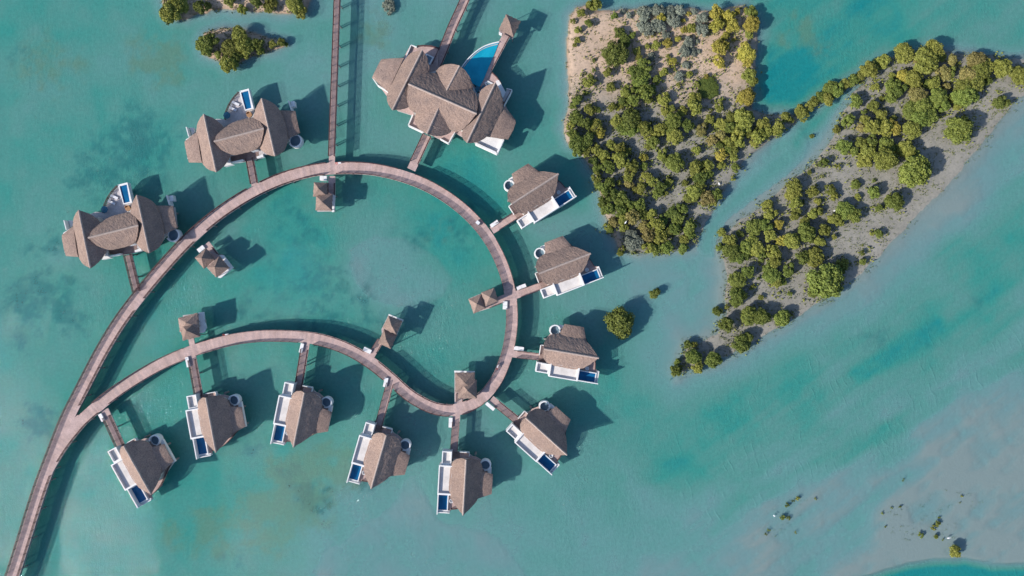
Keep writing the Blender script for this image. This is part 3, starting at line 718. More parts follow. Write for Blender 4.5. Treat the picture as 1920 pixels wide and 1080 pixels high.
for i, (k, a, b, lab) in enumerate(VP):
    o = v0 if i == 0 else copy_tree(v0)
    a, b = at(*a, 10), at(*b, 10)
    o.location = ((a[0] + b[0]) / 2, (a[1] + b[1]) / 2, 0); o.rotation_euler = (0, 0, math.atan2(b[1] - a[1], b[0] - a[0]))
    tag(o, lab, 'villa', 'single villas off the boardwalk'); VN[k] = o
def lounger(x, y, rz, lab, grp, z=VZ):
    r = empty('sun_lounger', (x, y, z), rz, label=lab, cat='sun lounger', group=grp)
    mb = MB(); mb.box(-1.0, 1.0, -.36, .36, .25, .33); mb.build('frame', M['rail'], r)
    mb = MB(); mb.box(-.35, .98, -.34, .34, .33, .45)
    mb.add([(-.35,-.34,.33),(-.35,.34,.33),(-.98,.34,.75),(-.98,-.34,.75),(-.35,-.34,.45),(-.35,.34,.45),(-1.02,.34,.87),(-1.02,-.34,.87)], [(3,2,1,0),(4,5,6,7),(0,1,5,4),(2,3,7,6),(1,2,6,5),(3,0,4,7)])
    mb.build('cushion', M['fabric'], r)
    for sx in (-.85, .85):
        for sy in (-.3, .3):
            mb = MB(); mb.box(sx - .04, sx + .04, sy - .04, sy + .04, 0, .25); mb.build('leg', M['rail'], r)
    return r
def seatpod(x, y, rz, lab, z=VZ):
    r = empty('tub_chair', (x, y, z), rz, label=lab, cat='chair', group='white chairs on the villa decks')
    mb = MB(); mb.cyl(0, 0, .48, .12, .42, 16); mb.build('seat', M['fabric'], r)
    mb = MB(); mb.ring(0, 0, .46, .58, .12, .8, math.radians(60), math.radians(300), 16); mb.build('backrest', M['fabric'], r)
    for q in range(4):
        mb = MB(); mb.cyl(.33 * math.cos(q * 1.571 + .78), .33 * math.sin(q * 1.571 + .78), .04, 0, .12, 6); mb.build('leg', M['rail'], r)
for k, d in (('R1', 'the highest right-hand villa'), ('R2', 'the second right-hand villa'), ('R3', 'the third right-hand villa'), ('R4', 'the lower right villa'), ('B5', 'the lowest villa'), ('B4', 'the fourth bottom-row villa'), ('B3', 'the middle bottom-row villa')):
    o = VN[k]; q = o.rotation_euler.z; lx, ly = 5.7, -3.9
    x, y = o.location.x + lx * math.cos(q) - ly * math.sin(q), o.location.y + lx * math.sin(q) + ly * math.cos(q)
    seatpod(x, y, q + 2.4, 'round white chair by the pool of ' + d)

# ------------------------------------------------------------------ the two double villas (traced on the second, copied to the first)
def make_double():
    ox, oy, sc = 330, 160, 6.352
    r = empty('two_winged_villa')
    def R_(ra, rb, lf, rt, zr, ze, nm, W_=4.9, **k):
        a, b = P(ra + ' ' + rb, ox, oy, sc, zr)
        return roof((*a, zr), (*b, zr), outl(lf, ox, oy, sc, a, b, ze, zr, W_), outl(rt, ox, oy, sc, a, b, ze, zr, W_), ze, nm, r, W_, **k)
    R_('330,342', '478,1032', '440,385 500,430 550,475 600,560 640,700 645,820 625,885 560,975', '292,380 258,445 240,520 245,640 260,760 290,880 330,960 400,1012', 10, 6.4, 'wing_roof')
    R_('1020,155', '1178,842', '1110,180 1195,240 1240,300 1290,420 1325,560 1325,690 1290,775 1235,815', '968,228 935,320 915,420 920,520 945,640 985,745 1060,812 1120,835', 10, 6.4, 'wing_roof')
    R_('450,668', '1045,512', '478,590 560,500 680,430 800,392 925,368 1000,428', '500,730 560,790 650,838 800,812 985,758 1030,640', 10.4, 6.9, 'central_roof', 4.6)
    slope_roof(P('262,555 318,925', ox, oy, sc, 6.4), P('93,665 145,915', ox, oy, sc, 6.1), 7.2, 6.0, 'side_roof', r, bulge=.15)
    slope_roof(P('1215,300 1290,660', ox, oy, sc, 6.4), P('1415,300 1472,562', ox, oy, sc, 6.1), 7.0, 6.0, 'side_roof', r, bulge=.15)
    mb = MB()
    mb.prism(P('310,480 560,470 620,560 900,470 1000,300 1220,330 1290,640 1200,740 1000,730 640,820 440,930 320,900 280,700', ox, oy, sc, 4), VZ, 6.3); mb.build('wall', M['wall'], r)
    mb = MB(); mb.prism(P('150,660 240,600 310,900 170,890', ox, oy, sc, 4), VZ - .5, 5.7); mb.build('side_wall', M['white'], r); mb = MB(); mb.prism(P('1240,340 1380,340 1430,540 1300,610', ox, oy, sc, 4), VZ - .5, 5.7); mb.build('side_wall', M['white'], r)
    dk = P('600,405 605,335 640,245 700,150 757,88 925,285 928,380 1000,430 1240,350 1420,330 1450,560 1300,700 1240,790 1040,830 970,830 955,880 800,910 640,880 560,960 440,960 300,900 150,880 140,690 300,480 480,400', ox, oy, sc, VZ)
    mb = MB(); mb.prism(dk, VZ - .3, VZ); mb.build('deck', M['terrace'], r)
    mb = MB(); mb.prism([(x, y) for x, y in dk], 2.9, VZ - .31); mb.build('platform', M['fascia'], r)
    rail(smoothline(P('596,412 603,335 638,245 697,155 755,92', ox, oy, sc, VZ), 1), VZ, r)
    # pool
    O = P('750,68 865,38 925,278 822,302', ox, oy, sc, 4.6); I = P('772,86 858,62 898,268 826,288', ox, oy, sc, 4.6)
    mb = MB()
    for i in range(4):
        j = (i + 1) % 4; mb.prism([O[i], O[j], I[j], I[i]], 3.0, 4.6)
    p_ = mb.build('pool', M['white'], r)
    mb = MB(); mb.prism(I, 3.0, 4.35); mb.build('pool_water', M['pool'], p_)
    # round tub, screens
    c = P('1420,660', ox, oy, sc, 4.6)[0]
    mb = MB(); mb.ring(*c, 1.6, 1.95, 2.9, 5.0, math.radians(-150), math.radians(60), 30); mb.ring(*c, 1.6, 1.75, 2.9, 4.3, math.radians(60), math.radians(210), 20); o = mb.build('tub_wall', M['white'], r)
    mb = MB(); mb.cyl(*c, 1.59, 3.0, 4.0, 28); mb.build('tub_water', M['tub'], o)
    for s_, nm in (('120,495 150,608', 'screen_wall'), ('1335,180 1375,300', 'screen_wall'), ('655,915 795,884', 'screen_wall'), ('895,785 970,765', 'screen_wall')):
        a, b = P(s_, ox, oy, sc, 5.4); mb = MB(); mb.seg(a, b, .22, 2.8, 5.4); mb.build(nm, M['white'], r)
    for s_, z_ in (('165,502 215,505 222,560 190,590', 3.9), ('1366,190 1408,186 1418,250 1372,258', 4.6), ('570,965 640,860 650,930 678,940', 4.4), ('958,850 1030,820 1042,850 968,872', 4.2)):
        mb = MB(); mb.prism(P(s_, ox, oy, sc, z_), 2.9, z_); mb.build('ledge', M['white'], r)
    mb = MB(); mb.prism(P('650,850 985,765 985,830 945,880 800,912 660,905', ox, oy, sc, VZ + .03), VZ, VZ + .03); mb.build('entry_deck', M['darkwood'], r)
    for q in '200,700 250,850 330,600 400,850 560,850 620,600 760,850 720,450 700,250 800,150 900,250 900,800 1000,500 1150,400 1300,400 1400,400 1400,560 1250,650 1180,760 1000,820'.split():
        x, y = P(q, ox, oy, sc, 3)[0]; m1 = MB(); m1.cyl(0, 0, .28, -3.2, 2.9, 8); o = m1.build('pile', M['pile'], r); o.location = (x, y, 0)
    return r
d0 = make_double()
for ch in d0.children: pass
tag(d0, 'two-winged thatched villa second from the left, nearest the long footbridge', 'villa', 'two-winged villas above the boardwalk')
# recentre so that the Empty stands at the villa's base
cx, cy = at(455, 250, 0)
for ch in d0.children: ch.location.x -= cx; ch.location.y -= cy
d0.location = (cx, cy, 0)
d1 = copy_tree(d0)
tag(d1, 'two-winged thatched villa furthest to the left', 'villa', 'two-winged villas above the boardwalk')
ra = at(382, 214, 10); rb = at(405, 322, 10); qa = at(147.3, 394, 10); qb = at(168.9, 502.3, 10)
da = math.atan2(qb[1] - qa[1], qb[0] - qa[0]) - math.atan2(rb[1] - ra[1], rb[0] - ra[0])
pr = Vector(((ra[0] + rb[0]) / 2, (ra[1] + rb[1]) / 2)); pq = Vector(((qa[0] + qb[0]) / 2, (qa[1] + qb[1]) / 2))
dd = Vector((cx, cy)) - pr; dd.rotate(Matrix.Rotation(da, 2)); d1.location = (pq.x + dd.x, pq.y + dd.y, 0); d1.rotation_euler = (0, 0, da)
def onD(o, s_):                     # world point on a double villa's deck
    x, y = P(s_, 330, 160, 6.352, VZ)[0]; v_ = Vector((x - cx, y - cy)); v_.rotate(Matrix.Rotation(o.rotation_euler.z, 2))
    return o.location.x + v_.x, o.location.y + v_.y
for o, nm in ((d0, 'the second two-winged villa'), (d1, 'the leftmost two-winged villa')):
    g = 'white loungers on the pool decks'
    x, y = onD(o, '720,222'); lounger(x, y, math.radians(-24) + o.rotation_euler.z, 'white sun lounger nearer the pool tip at ' + nm, g)
    x, y = onD(o, '690,288'); lounger(x, y, math.radians(-24) + o.rotation_euler.z, 'white sun lounger nearer the roof at ' + nm, g)
    x, y = onD(o, '668,243'); t = empty('side_table', (x, y, VZ), label='tiny round white table between the loungers at ' + nm, cat='table', group='small tables on the pool decks')
    mb = MB(); mb.cyl(0, 0, .25, .45, .5, 16); mb.build('tabletop', M['fabric'], t); mb = MB(); mb.cyl(0, 0, .05, 0, .45, 8); mb.build('leg', M['rail'], t)
    x, y = onD(o, '878,352'); t = empty('daybed', (x, y, VZ), label='round tan wicker daybed by the pool at ' + nm, cat='daybed', group='round daybeds on the pool decks')
    mb = MB(); mb.cyl(0, 0, .8, .05, .4, 20); mb.build('base', M['tan'], t); mb = MB(); mb.ring(0, 0, .68, .82, .4, .85, 0, math.radians(170), 14); mb.build('backrest', M['tan'], t)
    x, y = onD(o, '640,378'); t = empty('parasol', (x, y, VZ), label='round blue-green parasol beside the central roof of ' + nm, cat='parasol', group='blue parasols on the pool decks')
    mb = MB(); mb.cyl(0, 0, 1.05, 2.0, 2.5, 8, .04); mb.build('canopy', M['bluefabric'], t); mb = MB(); mb.cyl(0, 0, .04, 0, 2.0, 8); mb.build('pole', M['rail'], t)
# ------------------------------------------------------------------ main lodge
def make_lodge():
    ox, oy, sc = 680, 20, 3.857
    r = empty('main_lodge', label='large thatched lodge with five ridges beside the curved turquoise pool', cat='lodge')
    def R_(ra, rb, lf, rt, za, zb, ze, nm, W_, **k):
        a = P(ra, ox, oy, sc, za)[0]; b = P(rb, ox, oy, sc, zb)[0]; zm = (za + zb) / 2
        return roof((*a, za), (*b, zb), outl(lf, ox, oy, sc, a, b, ze, zm, W_), outl(rt, ox, oy, sc, a, b, ze, zm, W_), ze, nm, r, W_, **k)
    R_('430,285', '215,718', '468,335 482,400 480,470 460,560 420,640 330,700 270,715', '350,300 300,355 250,440 185,580 171,635 188,690', 10.2, 10.2, 6.4, 'wing_roof', 5.2)
    R_('960,520', '755,955', '990,565 1012,630 1015,690 990,780 930,870 880,930 815,955', '900,540 850,575 838,640 832,740 770,800 710,880 725,928', 10.2, 10.2, 6.4, 'wing_roof', 5.2)
    R_('330,528', '825,745', '345,488 400,452 480,445 600,470 720,520 820,590 838,670', '318,600 322,680 345,725 400,745 520,800 650,872 705,875 765,820', 11.2, 11.2, 6.4, 'central_roof', 7.6, n=48, m=14)
    R_('700,398', '605,580', '750,440 785,500 802,570 760,640 680,640', '640,384 570,394 522,436 520,520 560,590', 10.6, 9.5, 6.6, 'dormer_roof', 5.6)
    R_('555,690', '465,892', '620,720 652,870 600,900 540,910', '470,690 380,735 370,800 400,850 430,872', 9.6, 10.4, 6.6, 'dormer_roof', 5.6)
    slope_roof(P('300,345 185,590', ox, oy, sc, 6.6), P('132,348 66,482', ox, oy, sc, 6.1), 7.3, 6.0, 'side_roof', r, bulge=.3)
    slope_roof(P('985,675 868,908', ox, oy, sc, 6.6), P('1060,728 1110,797 1090,860 1052,928', ox, oy, sc, 6.1), 7.0, 5.9, 'side_roof', r, bulge=.3)
    Q = lambda s_, z=VZ: P(s_, ox, oy, sc, z)
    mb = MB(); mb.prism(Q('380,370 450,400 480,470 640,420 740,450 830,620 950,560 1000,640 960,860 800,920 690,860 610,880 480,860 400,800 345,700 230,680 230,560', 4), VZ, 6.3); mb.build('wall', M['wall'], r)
    mb = MB(); mb.prism(Q('140,370 260,370 180,560 90,480', 4), VZ - .6, 5.6); mb.build('side_wall', M['white'], r); mb = MB(); mb.prism(Q('1000,700 1060,750 1085,800 1035,900 900,890', 4), VZ - .6, 5.6); mb.build('side_wall', M['white'], r)
    dk = Q('345,250 395,262 440,258 500,262 550,278 545,400 640,430 760,440 835,600 870,490 935,452 975,488 1010,545 1035,600 1035,690 1085,780 1020,925 975,1020 815,955 700,900 660,880 620,955 330,825 360,755 250,720 110,530 80,470 130,370 290,350')
    mb = MB(); mb.prism(dk, VZ - .3, VZ); mb.build('deck', M['wood'], r)
    mb = MB(); mb.prism(dk, 2.7, VZ - .31); mb.build('platform', M['fascia'], r)
    # parapets
    def wall(s_, z0, z1, wd, nm='parapet', mat='white'):
        p = P(s_, ox, oy, sc, z1); mb = MB()
        for a, b in zip(p, p[1:]): mb.seg(a, b, wd, z0, z1)
        return mb.build(nm, M[mat], r)
    wall('362,752 330,828 440,880', 2.6, 4.5, .3); wall('560,925 620,958 665,880', 2.6, 4.5, .25)
    wall('815,958 972,1030 1018,930', 2.6, 5.0, .5)
    mb = MB(); mb.prism(Q('870,905 1015,930 975,1020 830,955', 4.1), VZ + .01, 4.1); mb.build('bath_terrace', M['white'], r)
    wall('305,352 350,248 390,262', 2.6, 4.6, .2); wall('70,484 105,535 183,585', 3.2, 5.2, .25)
    wall('1040,562 1080,572 1065,605 1035,660 1022,690', 2.8, 4.8, .2)
    mb = MB(); mb.prism(Q('963,508 985,500 1010,545 1035,590 1020,640 990,590', 4.4), VZ + .01, 4.4); mb.build('daybed_plinth', M['white'], r)
    mb = MB(); mb.prism(Q('1042,570 1070,578 1025,660 1010,650', 4.5), 3.0, 4.5); mb.build('stair_block', M['fascia'], r)
    # square sunken pool on the north terrace, small one on the east
    for o_, i_ in (('458,308 517,336 488,392 430,370', '466,320 503,340 482,378 440,365'), ('880,520 905,505 955,530 900,560', '892,526 906,516 940,533 900,548')):
        O = Q(o_, 4.1); I = Q(i_, 4.1); mb = MB()
        for i in range(4):
            j = (i + 1) % 4; mb.prism([O[i], O[j], I[j], I[i]], VZ + .005, 4.1)
        p_ = mb.build('dip_pool', M['white'], r); mb = MB(); mb.prism(I, VZ + .006, 3.93); mb.build('pool_water', M['tub'], p_)
    rail(Q('398,263 440,259 500,263 548,278'), VZ, r); rail(Q('935,452 972,488 1000,530'), VZ, r)
    # curved swimming pool: arc wall, ledge, water
    arc = smoothline(Q('990,221 935,233 880,252 830,282 785,320 745,362 712,408', 4.2), 2)
    chord = Q('990,221 960,300 925,380 895,450 868,510 840,560 790,520 735,440 712,408', 4.2)
    poly = arc + Q('735,450 790,530 842,560 870,510 895,450 925,380 960,300', 4.2)
    n = len(arc)
    ctr = Q('880,430', 4.2)[0]
    sh = lambda p, k: (p[0] + (ctr[0] - p[0]) * k, p[1] + (ctr[1] - p[1]) * k)
    mb = MB(); ins = [sh(p, .045) for p in arc]
    for i in range(n - 1): mb.prism([arc[i], arc[i + 1], ins[i + 1], ins[i]], 2.9, 4.3)
    pool = mb.build('swimming_pool', M['white'], r)
    in2, in3 = [sh(p, .085) for p in arc], [sh(p, .115) for p in arc]
    mb = MB()
    for i in range(n - 1): mb.prism([in2[i], in2[i + 1], in3[i + 1], in3[i]], 3.2, 4.2)
    mb.build('pool_ledge', M['fascia'], pool)
    mb = MB(); mb.prism([sh(p, .05) for p in poly], 3.05, 4.1); mb.build('pool_water', M['bigpool'], pool)
    # timber jetty along the chord
    j = [Q('1040,178', 3.9)[0], Q('845,545', 3.9)[0]]; jp = resample(j, 12); mb = MB(); ribbon(mb, jp, 2.15, 3.3, 3.96); mb.build('jetty_deck', [M['wood'], M['fascia'], M['darkwood']], r)
    q = offset(jp, 1.0); rail(q[:9], 3.96, r)
    for q_ in '130,480 200,500 260,400 200,640 300,680 400,300 500,300 400,500 500,600 400,780 550,850 620,920 640,500 750,550 700,700 800,800 900,550 980,560 1020,640 850,880 950,960 1000,850 1060,800 780,400 850,320 930,270 900,420'.split():
        x, y = P(q_, ox, oy, sc, 3)[0]; m1 = MB(); m1.cyl(0, 0, .3, -3.2, 2.7, 8); o = m1.build('pile', M['pile'], r); o.location = (x, y, 0)
    cx_, cy_ = at(830, 180, 0)
    for ch in r.children: ch.location.x -= cx_; ch.location.y -= cy_
    r.location = (cx_, cy_, 0)
    return r
lodge = make_lodge()
# small white and dark sunbeds on the jetty
for i, (s_, rz) in enumerate((('870,572', 62), ('825,575', 62))):
    x, y = P(s_, 680, 20, 3.857, VZ)[0]
    t = empty('cabana', (x, y, VZ), math.radians(rz), label=('blue shaded cabana seat by the lower corner of the curved pool' if i == 0 else 'smaller blue cabana seat tucked under the lodge eave by the pool'), cat='cabana')
    mb = MB(); mb.box(-1.1, 1.1, -.6, .6, .1, .45); mb.build('base', M['bluefabric'], t); mb = MB(); mb.box(-1.1, -.9, -.6, .6, .45, 1.1); mb.build('backrest', M['fabric'], t)

# ------------------------------------------------------------------ pyramid pavilions
def hip(corners, ze, za, name, parent, over=None, n=10):
    """corners: 4 world points; straw pyramid with slightly hollow faces"""
    cx0 = sum(p[0] for p in corners) / 4; cy0 = sum(p[1] for p in corners) / 4; mb = MB()
    ar = sum(corners[i][0] * corners[(i + 1) % 4][1] - corners[(i + 1) % 4][0] * corners[i][1] for i in range(4))
    if ar < 0: corners = corners[::-1]
    for k in range(4):
        a, b = corners[k], corners[(k + 1) % 4]; vs_ = []
        for i in range(n + 1):
            u_ = i / n
            for j in range(n + 1):
                t = j / n; ex, ey = a[0] + (b[0] - a[0]) * t, a[1] + (b[1] - a[1]) * t
                jx = (rnd.random() - .5) * .09 if i == n and 0 < j < n else 0
                e = 1.0 + (.03 * math.sin(j * 2.3) if i == n and 0 < j < n else 0)
                z = za + (ze - za) * (u_ ** .95) + ((rnd.random() - .5) * .06 if 0 < j < n and i > 0 else 0)
                vs_.append((cx0 + (ex - cx0) * u_ * e + jx, cy0 + (ey - cy0) * u_ * e + jx, z))
        m_ = (n + 1) ** 2; fs = []
        for i in range(n):
            for j in range(n):
                q = i * (n + 1) + j; f = (q, q + n + 1, q + n + 2, q + 1); fs.append(f); fs.append(tuple(x + m_ for x in f)[::-1])
        for j in range(n):
            q = n * (n + 1) + j; fs.append((q, q + m_, q + m_ + 1, q + 1))
        mb.add(vs_ + [(x, y, z - .28) for x, y, z in vs_], fs)
    return mb.build(name, M['thatch'], parent)
def pavilion(lab, ox, oy, sc, roofs, plat, ledge=None, zs=(7.6, 7.9), extra=None):
    c = at(*[v_ for v_ in (ox + sum(float(q.split(',')[0]) for q in plat.split()) / len(plat.split()) / sc, oy + sum(float(q.split(',')[1]) for q in plat.split()) / len(plat.split()) / sc)], 0)
    r = empty('pavilion', label=lab, cat='pavilion', group='small pavilions with pyramid roofs')
    pl = P(plat, ox, oy, sc, 3.3); mb = MB(); mb.prism(pl, 2.7, 3.3); mb.build('platform', M['fascia'], r)
    cxp, cyp = sum(p[0] for p in pl) / len(pl), sum(p[1] for p in pl) / len(pl)
    mb = MB(); mb.prism([(cxp + (p[0] - cxp) * .93, cyp + (p[1] - cyp) * .93) for p in pl], 3.305, 3.34); mb.build('deck', M['wood'], r)
    if ledge:
        mb = MB(); mb.prism(P(ledge, ox, oy, sc, 3.5), 2.8, 3.5); mb.build('ledge', M['white'], r)
    for i, rf in enumerate(roofs):
        ze = 5.6 + .35 * i; pc = P(rf, ox, oy, sc, ze); h_ = hip(pc, ze, zs[i], 'thatched_roof', r)
        mx_, my_ = sum(p[0] for p in pc) / 4, sum(p[1] for p in pc) / 4
        for p in pc:
            m1 = MB(); m1.cyl(0, 0, .12, -3.2, ze + .1, 8); o = m1.build('post', M['pile'], r); o.location = (mx_ + (p[0] - mx_) * .78, my_ + (p[1] - my_) * .78, 0)
    for ch in r.children: ch.location.x -= c[0]; ch.location.y -= c[1]
    r.location = (c[0], c[1], 0); return r
pavilion('double pyramid pavilion hanging below the long straight footbridge', 570, 280, 8.31, ('155,512 362,520 365,735 140,735', '188,725 442,695 435,955 180,950'), '200,540 470,690 480,965 205,970', '445,700 482,700 470,972 432,975')
pavilion('double pyramid pavilion just inside the loop on its upper left', 350, 440, 12, ('180,520 430,310 622,552 385,765', '455,735 728,490 950,745 660,960'), '740,470 1030,740 760,965 600,900 250,520 430,340', '735,455 820,460 1042,742 770,972 695,972 960,745')
pavilion('double pyramid pavilion inside the loop at its right edge', 870, 520, 13.5, ('110,550 440,420 558,780 245,920', '435,385 762,265 872,600 552,738'), '120,540 430,410 780,640 690,770 300,890 230,880')
pavilion('double pyramid pavilion in the lower middle of the lagoon', 680, 580, 10.8, ('430,400 690,528 568,800 312,685', '522,125 800,235 680,510 402,368'), '530,100 815,220 700,500 620,600 400,640 380,400', '528,95 822,214 808,250 515,130')
pavilion('pyramid pavilion touching the bottom bend of the loop', 830, 680, 9, ('290,300 572,290 577,604 258,604', '210,170 540,165 545,480 215,500'), '200,140 540,150 545,560 300,640 200,700', '195,135 542,145 540,170 195,165', zs=(8.0, 7.4))
pavilion('pyramid pavilion with pale blue decking on the lower arc', 320, 570, 5.69, ('95,200 290,168 312,348 130,392', '80,150 280,94 300,250 98,300'), '130,120 300,100 370,170 370,250 310,310 140,380', '295,90 350,85 360,170 378,250 355,305 312,312', zs=(8.0, 7.4))
pavilion('single pyramid pavilion at the top end of the pool jetty', 680, 20, 3.857, ('1037,25 1143,75 1090,190 985,135',), '1000,100 1120,90 1085,205 985,165', '985,150 1010,165 1005,178 985,168')

# ------------------------------------------------------------------ trees and shrubs
def crown_mesh(name, R, hgt, nl, nleaf, ls, seed, lobe=(.17, .34)):
    r = np.random.RandomState(seed); L = []
    for i in range(nl):
        a = r.rand() * 6.283; q = math.sqrt(r.rand()) * .84; lr = (lobe[0] + (lobe[1] - lobe[0]) * r.rand())
        z = (.34 + .50 * math.sqrt(max(0, 1 - q * q)) * (.62 + .38 * r.rand())) * hgt
        L.append((q * R * math.cos(a) * (1 + .15 * math.sin(seed)), q * R * math.sin(a), z, lr * R))
    V, F = [], []
    # inner opaque lumps
    for (x, y, z, lr) in L:
        n_, m_ = 7, 5; o = len(V); k = lr * .72; kz = min(k, hgt * .36)
        V.append((x, y, z + kz))
        for j in range(1, m_):
            for i in range(n_):
                th = math.pi * j / m_; ph = 6.283 * i / n_ + j; w_ = 1 + (r.rand() - .5) * .25
                V.append((x + k * math.sin(th) * math.cos(ph) * w_, y + k * math.sin(th) * math.sin(ph) * w_, z + kz * math.cos(th) * w_))
        V.append((x, y, z - kz)); e = len(V) - 1
        for i in range(n_):
            F.append((o, o + 1 + i, o + 1 + (i + 1) % n_)); F.append((e, e - 1 - i, e - 1 - (i + 1) % n_))
        for j in range(m_ - 2):
            for i in range(n_): F.append((o + 1 + j * n_ + i, o + 1 + (j + 1) * n_ + i, o + 1 + (j + 1) * n_ + (i + 1) % n_, o + 1 + j * n_ + (i + 1) % n_))
    done = 0
    while done < nleaf:
        x, y, z, lr = L[r.randint(nl)]; d = r.normal(size=3); d /= np.linalg.norm(d)
        if d[2] < -.25: d[2] = -d[2]
        rad = lr * (.86 + .30 * r.rand()); kz = min(1, hgt * .42 / lr)
        p = np.array([x + d[0] * rad, y + d[1] * rad, z + d[2] * rad * kz])
        bad = 0
        for (x2, y2, z2, l2) in L:
            if (p[0] - x2) ** 2 + (p[1] - y2) ** 2 + ((p[2] - z2) / kz) ** 2 < (l2 * .74) ** 2: bad = 1; break
        if bad: 
            done += .34; continue
        nrm = d * .9 + r.normal(size=3) * .55; nrm /= np.linalg.norm(nrm)
        t = np.cross(nrm, r.normal(size=3)); t /= np.linalg.norm(t); b_ = np.cross(nrm, t); s_ = ls * (.6 + .8 * r.rand())
        o = len(V)
        for c1, c2 in ((1, 0), (.1, .75), (-1, .1), (-.1, -.75)): V.append(tuple(p + t * s_ * c1 * .6 + b_ * s_ * c2 * .6))
        F.append((o, o + 1, o + 2, o + 3)); done += 1
    me = bpy.data.meshes.new(name); me.from_pydata(V, [], F); me.materials.append(LEAF['g']); me.update(); return me
def trunk_mesh(name, R, hgt, seed):
    r = random.Random(seed); mb = MB()
    def limb(a, b, ra, rb, n=7):
        a = Vector(a); b = Vector(b); d = (b - a).normalized(); s_ = d.cross(Vector((.3, .9, .2))).normalized(); t = d.cross(s_)
        vs_ = [tuple(p + (s_ * math.cos(6.283 * i / n) + t * math.sin(6.283 * i / n)) * q) for p, q in ((a, ra), (b, rb)) for i in range(n)]
        mb.add(vs_, [(i, (i + 1) % n, (i + 1) % n + n, i + n) for i in range(n)] + [tuple(range(n))[::-1], tuple(range(n, 2 * n))])
    limb((0, 0, -.4), (.08 * R, 0, .3 * hgt), .075 * R, .055 * R)
    for k in range(5):
        a = k * 1.257 + r.random(); limb((.08 * R, 0, (.2 + .02 * k) * hgt), (.5 * R * math.cos(a), .5 * R * math.sin(a), .62 * hgt), .045 * R, .015 * R)
    o = mb.build(name, M['bark']); me = o.data; bpy.data.objects.remove(o); return me
CR = {}
for cls, R, hg, nl, nf, ls in (('L', 3.2, 3.9, 62, 4600, .32), ('M', 1.9, 2.6, 30, 1900, .26), ('S', 1.05, 1.5, 12, 560, .22)):
    CR[cls] = [(R, hg, crown_mesh('crown', R, hg, nl, nf, ls, 10 * k + len(cls) + nl), trunk_mesh('trunk', R, hg, k)) for k in range(5)]
CRS = [(2.2, 2.0, crown_mesh('saltbush_crown', 2.2, 2.0, 30, 2400, .22, 90 + k, (.20, .32)), None) for k in range(3)]
CRT = [(.5, .7, crown_mesh('shrub', .5, .7, 5, 130, .16, 120 + k), None) for k in range(3)]
T_A = """320,35,55,o 285,40,35,o 215,110,35,o 275,195,35,g 150,175,25,o 190,245,30,o 185,330,28,o 165,370,20,o 480,135,32,g 550,95,22,s 600,130,28,s 565,190,18,g
730,100,55,s 725,150,45,s 840,90,60,s 930,100,50,s 1010,90,50,s 862,150,38,y 960,170,55,s 700,220,45,s 760,240,60,s 840,220,60,s 900,290,35,s 1040,170,20,y 1085,115,22,y 1125,95,30,s 1045,245,30,y 1105,230,40,o 1190,150,50,s 1195,245,58,s 790,275,24,y 910,355,40,y 820,370,38,o 1000,320,28,y 1080,345,50,s 1050,420,52,s 1110,430,35,s 1160,420,22,s 1150,340,18,s 955,500,30,y 915,460,22,o
1305,100,58,y 1310,205,58,y 1360,140,30,y 1410,130,45,y 1475,100,28,y 1440,215,58,y 1400,170,40,y 1375,300,40,y 1340,385,62,y 1325,500,50,y 1595,200,64,y 1590,100,52,g 1545,85,22,y 1570,275,35,o 1550,440,70,y 1540,380,42,y 1560,505,45,y 1450,325,20,y 1470,465,16,g 1365,545,20,y
1575,615,60,o 1600,660,45,o 1560,780,65,y 1520,800,45,y 1480,815,22,y 520,265,45,g 545,290,35,g 630,290,30,g 560,345,48,g 490,440,98,g 665,415,35,o 680,470,30,o 750,380,25,o 780,460,38,s 730,530,58,g 660,590,62,g 720,610,55,g 620,590,38,o 690,680,62,g 590,740,52,o 640,810,52,g 740,750,62,g 785,730,45,g 760,810,30,o 560,830,42,g 525,865,34,o 465,870,36,o
430,585,40,o 280,660,50,o 315,570,20,g 455,710,40,o 315,487,16,g 880,590,40,o 825,650,34,g 1005,620,45,s 960,550,25,o 1090,605,28,o 1160,635,14,o 1000,700,18,o 1150,690,25,o 1060,530,35,s 1260,690,80,l 1225,625,25,y
885,805,50,o 890,890,42,o 940,885,35,o 1130,800,57,o 1130,870,62,o 1035,905,38,o 1330,865,42,o 1260,895,20,o 250,760,20,g 185,810,45,g 285,890,45,o 340,890,30,g 150,860,30,g
170,950,55,g 240,1000,55,g 330,1020,52,o 130,1020,40,o 500,980,52,o 620,960,70,g 580,1020,55,g 730,1040,55,o 640,1050,50,g 960,980,65,g 1075,1020,52,g 940,1060,50,o 850,1050,50,o 1190,1050,50,b 1250,970,40,o 1350,1010,52,o 1420,960,52,o 1530,960,78,o 1520,1040,60,o 1420,1040,50,g 1690,1010,58,o 1800,1040,60,o 1870,950,40,o 1640,1060,40,g"""
